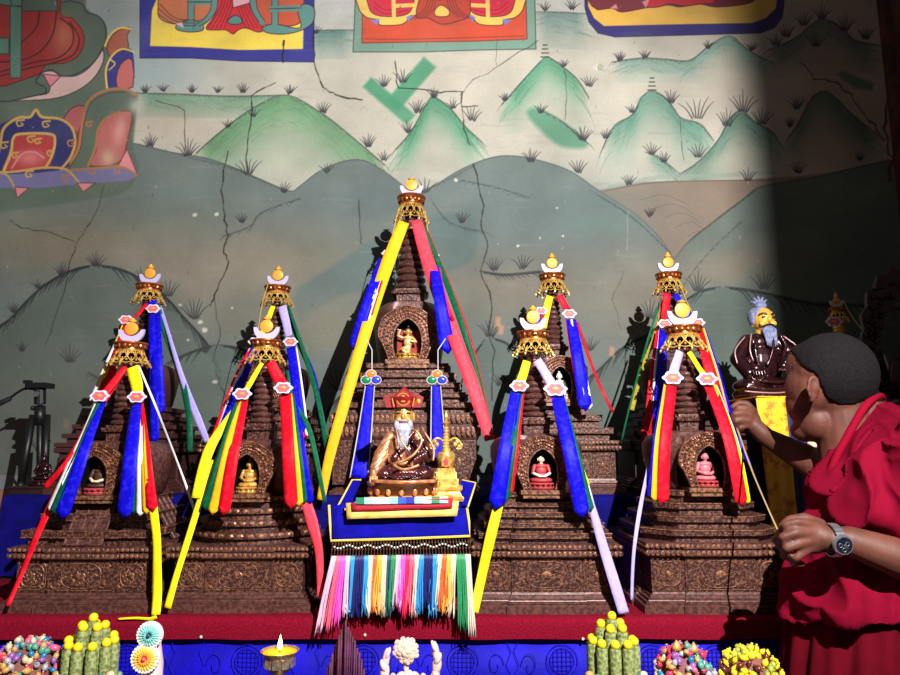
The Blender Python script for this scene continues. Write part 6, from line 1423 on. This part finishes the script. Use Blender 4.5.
def robeloft(rings, folds, amp, seed, n=150, sub=6):
    rg = random.Random(seed); ph = [rg.uniform(0, 6) for _ in range(6)]
    cs = cat([Vector((r[0], r[1], r[2])) for r in rings], sub); cs2 = cat([Vector((r[3], r[4], 0)) for r in rings], sub)
    V = []; Fc = []; m = len(cs)
    for j in range(m):
        t = j/(m-1); cx, cy, rx = cs[j]; ry, d = cs2[j].x, cs2[j].y
        c = P(cx, cy, d)
        for k in range(n):
            a = 2*PI*k/n
            f = 1+amp(t)*(abs(math.sin(folds*a/2+ph[0]+t*1.2+.8*math.sin(2*a+ph[2])))*1.6-.8+.5*math.sin(folds*1.7//1*a+ph[1]-t*2.2))
            V.append(Vector((c.x+rx*d/F*f*math.cos(a), d+ry*f*math.sin(a), c.z + (0.014*math.sin(3*a+1)+.008*math.sin(7*a) if t > .9 else 0))))
    for j in range(m-1):
        for k in range(n): a = j*n+k; b = j*n+(k+1) % n; Fc.append([a, a+n, b+n, b])
    Fc.append(list(range(n))); Fc.append([(m-1)*n+k for k in range(n)][::-1])
    return V, Fc
rings = [(866, 424, 18, .060, 1.56), (878, 438, 34, .095, 1.54), (884, 462, 50, .130, 1.52), (884, 500, 66, .145, 1.50), (880, 545, 72, .148, 1.49), (874, 580, 76, .155, 1.48), (868, 612, 80, .165, 1.48)]
ms = [robeloft(rings, 9, lambda t: .008+.04*t*t, 4)]
ms += [C_((930, 455, 1.37), (886, 424, 1.52), .080, .052), C_((930, 450, 1.37), (928, 525, 1.33), .080, .082), C_((928, 525, 1.33), (892, 512, 1.37), .072, .06), C_((884, 422, 1.56), (864, 468, 1.64), .052, .058), C_((886, 430, 1.50), (846, 486, 1.47), .05, .05), C_((900, 450, 1.42), (868, 505, 1.39), .055, .05)]
up = ob('upper_robe', join(*ms), robe, MK, world=True); remesh(up, .0050, 6)
shx = np.array(P(903, 388, 1.45))
def foldfn(co_, no):
    dx = co_[:, 0]-shx[0]; dz = co_[:, 2]-shx[2]; r = np.hypot(dx, dz); th = np.arctan2(dx, -dz)
    y = co_[:, 1]
    w = th*12.0+1.1*np.sin(r*13+th*2)+y*5+.5*np.sin(r*31+y*20)
    f = 1-np.abs(np.sin(w))**.75; g_ = 1-np.abs(np.sin(w*2.1+1.3*np.sin(r*17)+1))**.8
    am = np.clip(r/.22, .25, 1)
    return am*(.030*f+.009*g_)-.009
bake(up, foldfn)
ms = [tube(cat([P(827, 482, 1.485), P(836, 458, 1.478), P(850, 432, 1.480), P(864, 408, 1.492), P(876, 397, 1.53), P(882, 400, 1.58), P(872, 424, 1.62), P(860, 446, 1.64)], 6), .0085, 10)]
cl_ = ob('collar', join(*ms), mat('bright_crimson', (122, 6, 32), .85, spec=.05), MK, True, world=True)
rings = [(868, 600, 68, .145, 1.49), (868, 640, 72, .150, 1.49), (868, 720, 78, .155, 1.49), (868, 900, 92, .165, 1.49)]
sk_ = robeloft(rings, 13, lambda t: .05, 8)
z0_ = max(v_.z for v_ in sk_[0]); z1_ = min(v_.z for v_ in sk_[0]); 
for v_ in sk_[0]:
    t = (z0_-v_.z)/(z0_-z1_)
    if t > .3: v_.z = z0_-(z0_-z1_)*.3-(t-.3)/.7*((z0_-(z0_-z1_)*.3)-.12)
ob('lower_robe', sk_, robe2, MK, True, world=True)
wc = P(833, 540, 1.335)
w = ob('wristwatch', join(*[xf(box(-.0075, .0075, -.0013, .0013, -.0034, .0034), wc+Vector((0, -.0295*math.cos(a), .0295*math.sin(a))), (-a, 0, .0)) for a in [2*PI*k/24 for k in range(24)]], *[xf(box(-.0030, .0030, -.0021, .0, -.0030, .0030), wc+Vector((0, -.0295*math.cos(a), .0295*math.sin(a))), (-a, 0, .0)) for a in [2*PI*k/24 for k in range(24)]]), mat('steel', (200, 204, 210), .22, .9), MK, world=True)
fc_ = wc+Vector((-.001, -.0325, -.004)); rot = (PI/2+.12, 0, 0)
ob('watch_case', xf(loft(circ(32), [(-.004, .0165), (-.002, .0185), (.004, .0185), (.006, .0170)]), fc_, rot), MATS['steel'], w, smooth='angle', world=True)
ob('watch_dial', xf(loft(circ(32), [(.0058, .0150), (.0066, .0150)]), fc_, rot), mat('dial', (16, 20, 34), .2), w, world=True)
ms = [xf(tube([(dx+.0036*math.cos(a), dz+.0036*math.sin(a), .0068) for a in [2*PI*k/14 for k in range(14)]], .0005, 4, True), fc_, rot) for dx, dz in ((-.007, 0), (.006, .003), (0, -.008))]
ms += [xf(box(-.0005, .0005, -.0008, .009, .0068, .0074), fc_, (rot[0], a, 0)) for a in (.7, 2.4)]
ob('subdials', join(*ms), MATS['steel'], w, world=True)
tape = mat('tape', (150, 126, 84), .6)
o = ob('tan_ribbon', ribmesh([(737, 428, 1.725), (752, 470, 1.60), (768, 508, 1.47), (783, 541, 1.375)], [1.8, 1.8, 1.8, 2.0], wav=.0), tape, None, True)
tag(o, 'thin tan ribbon stretched between the two hands of the person', 'ribbon')
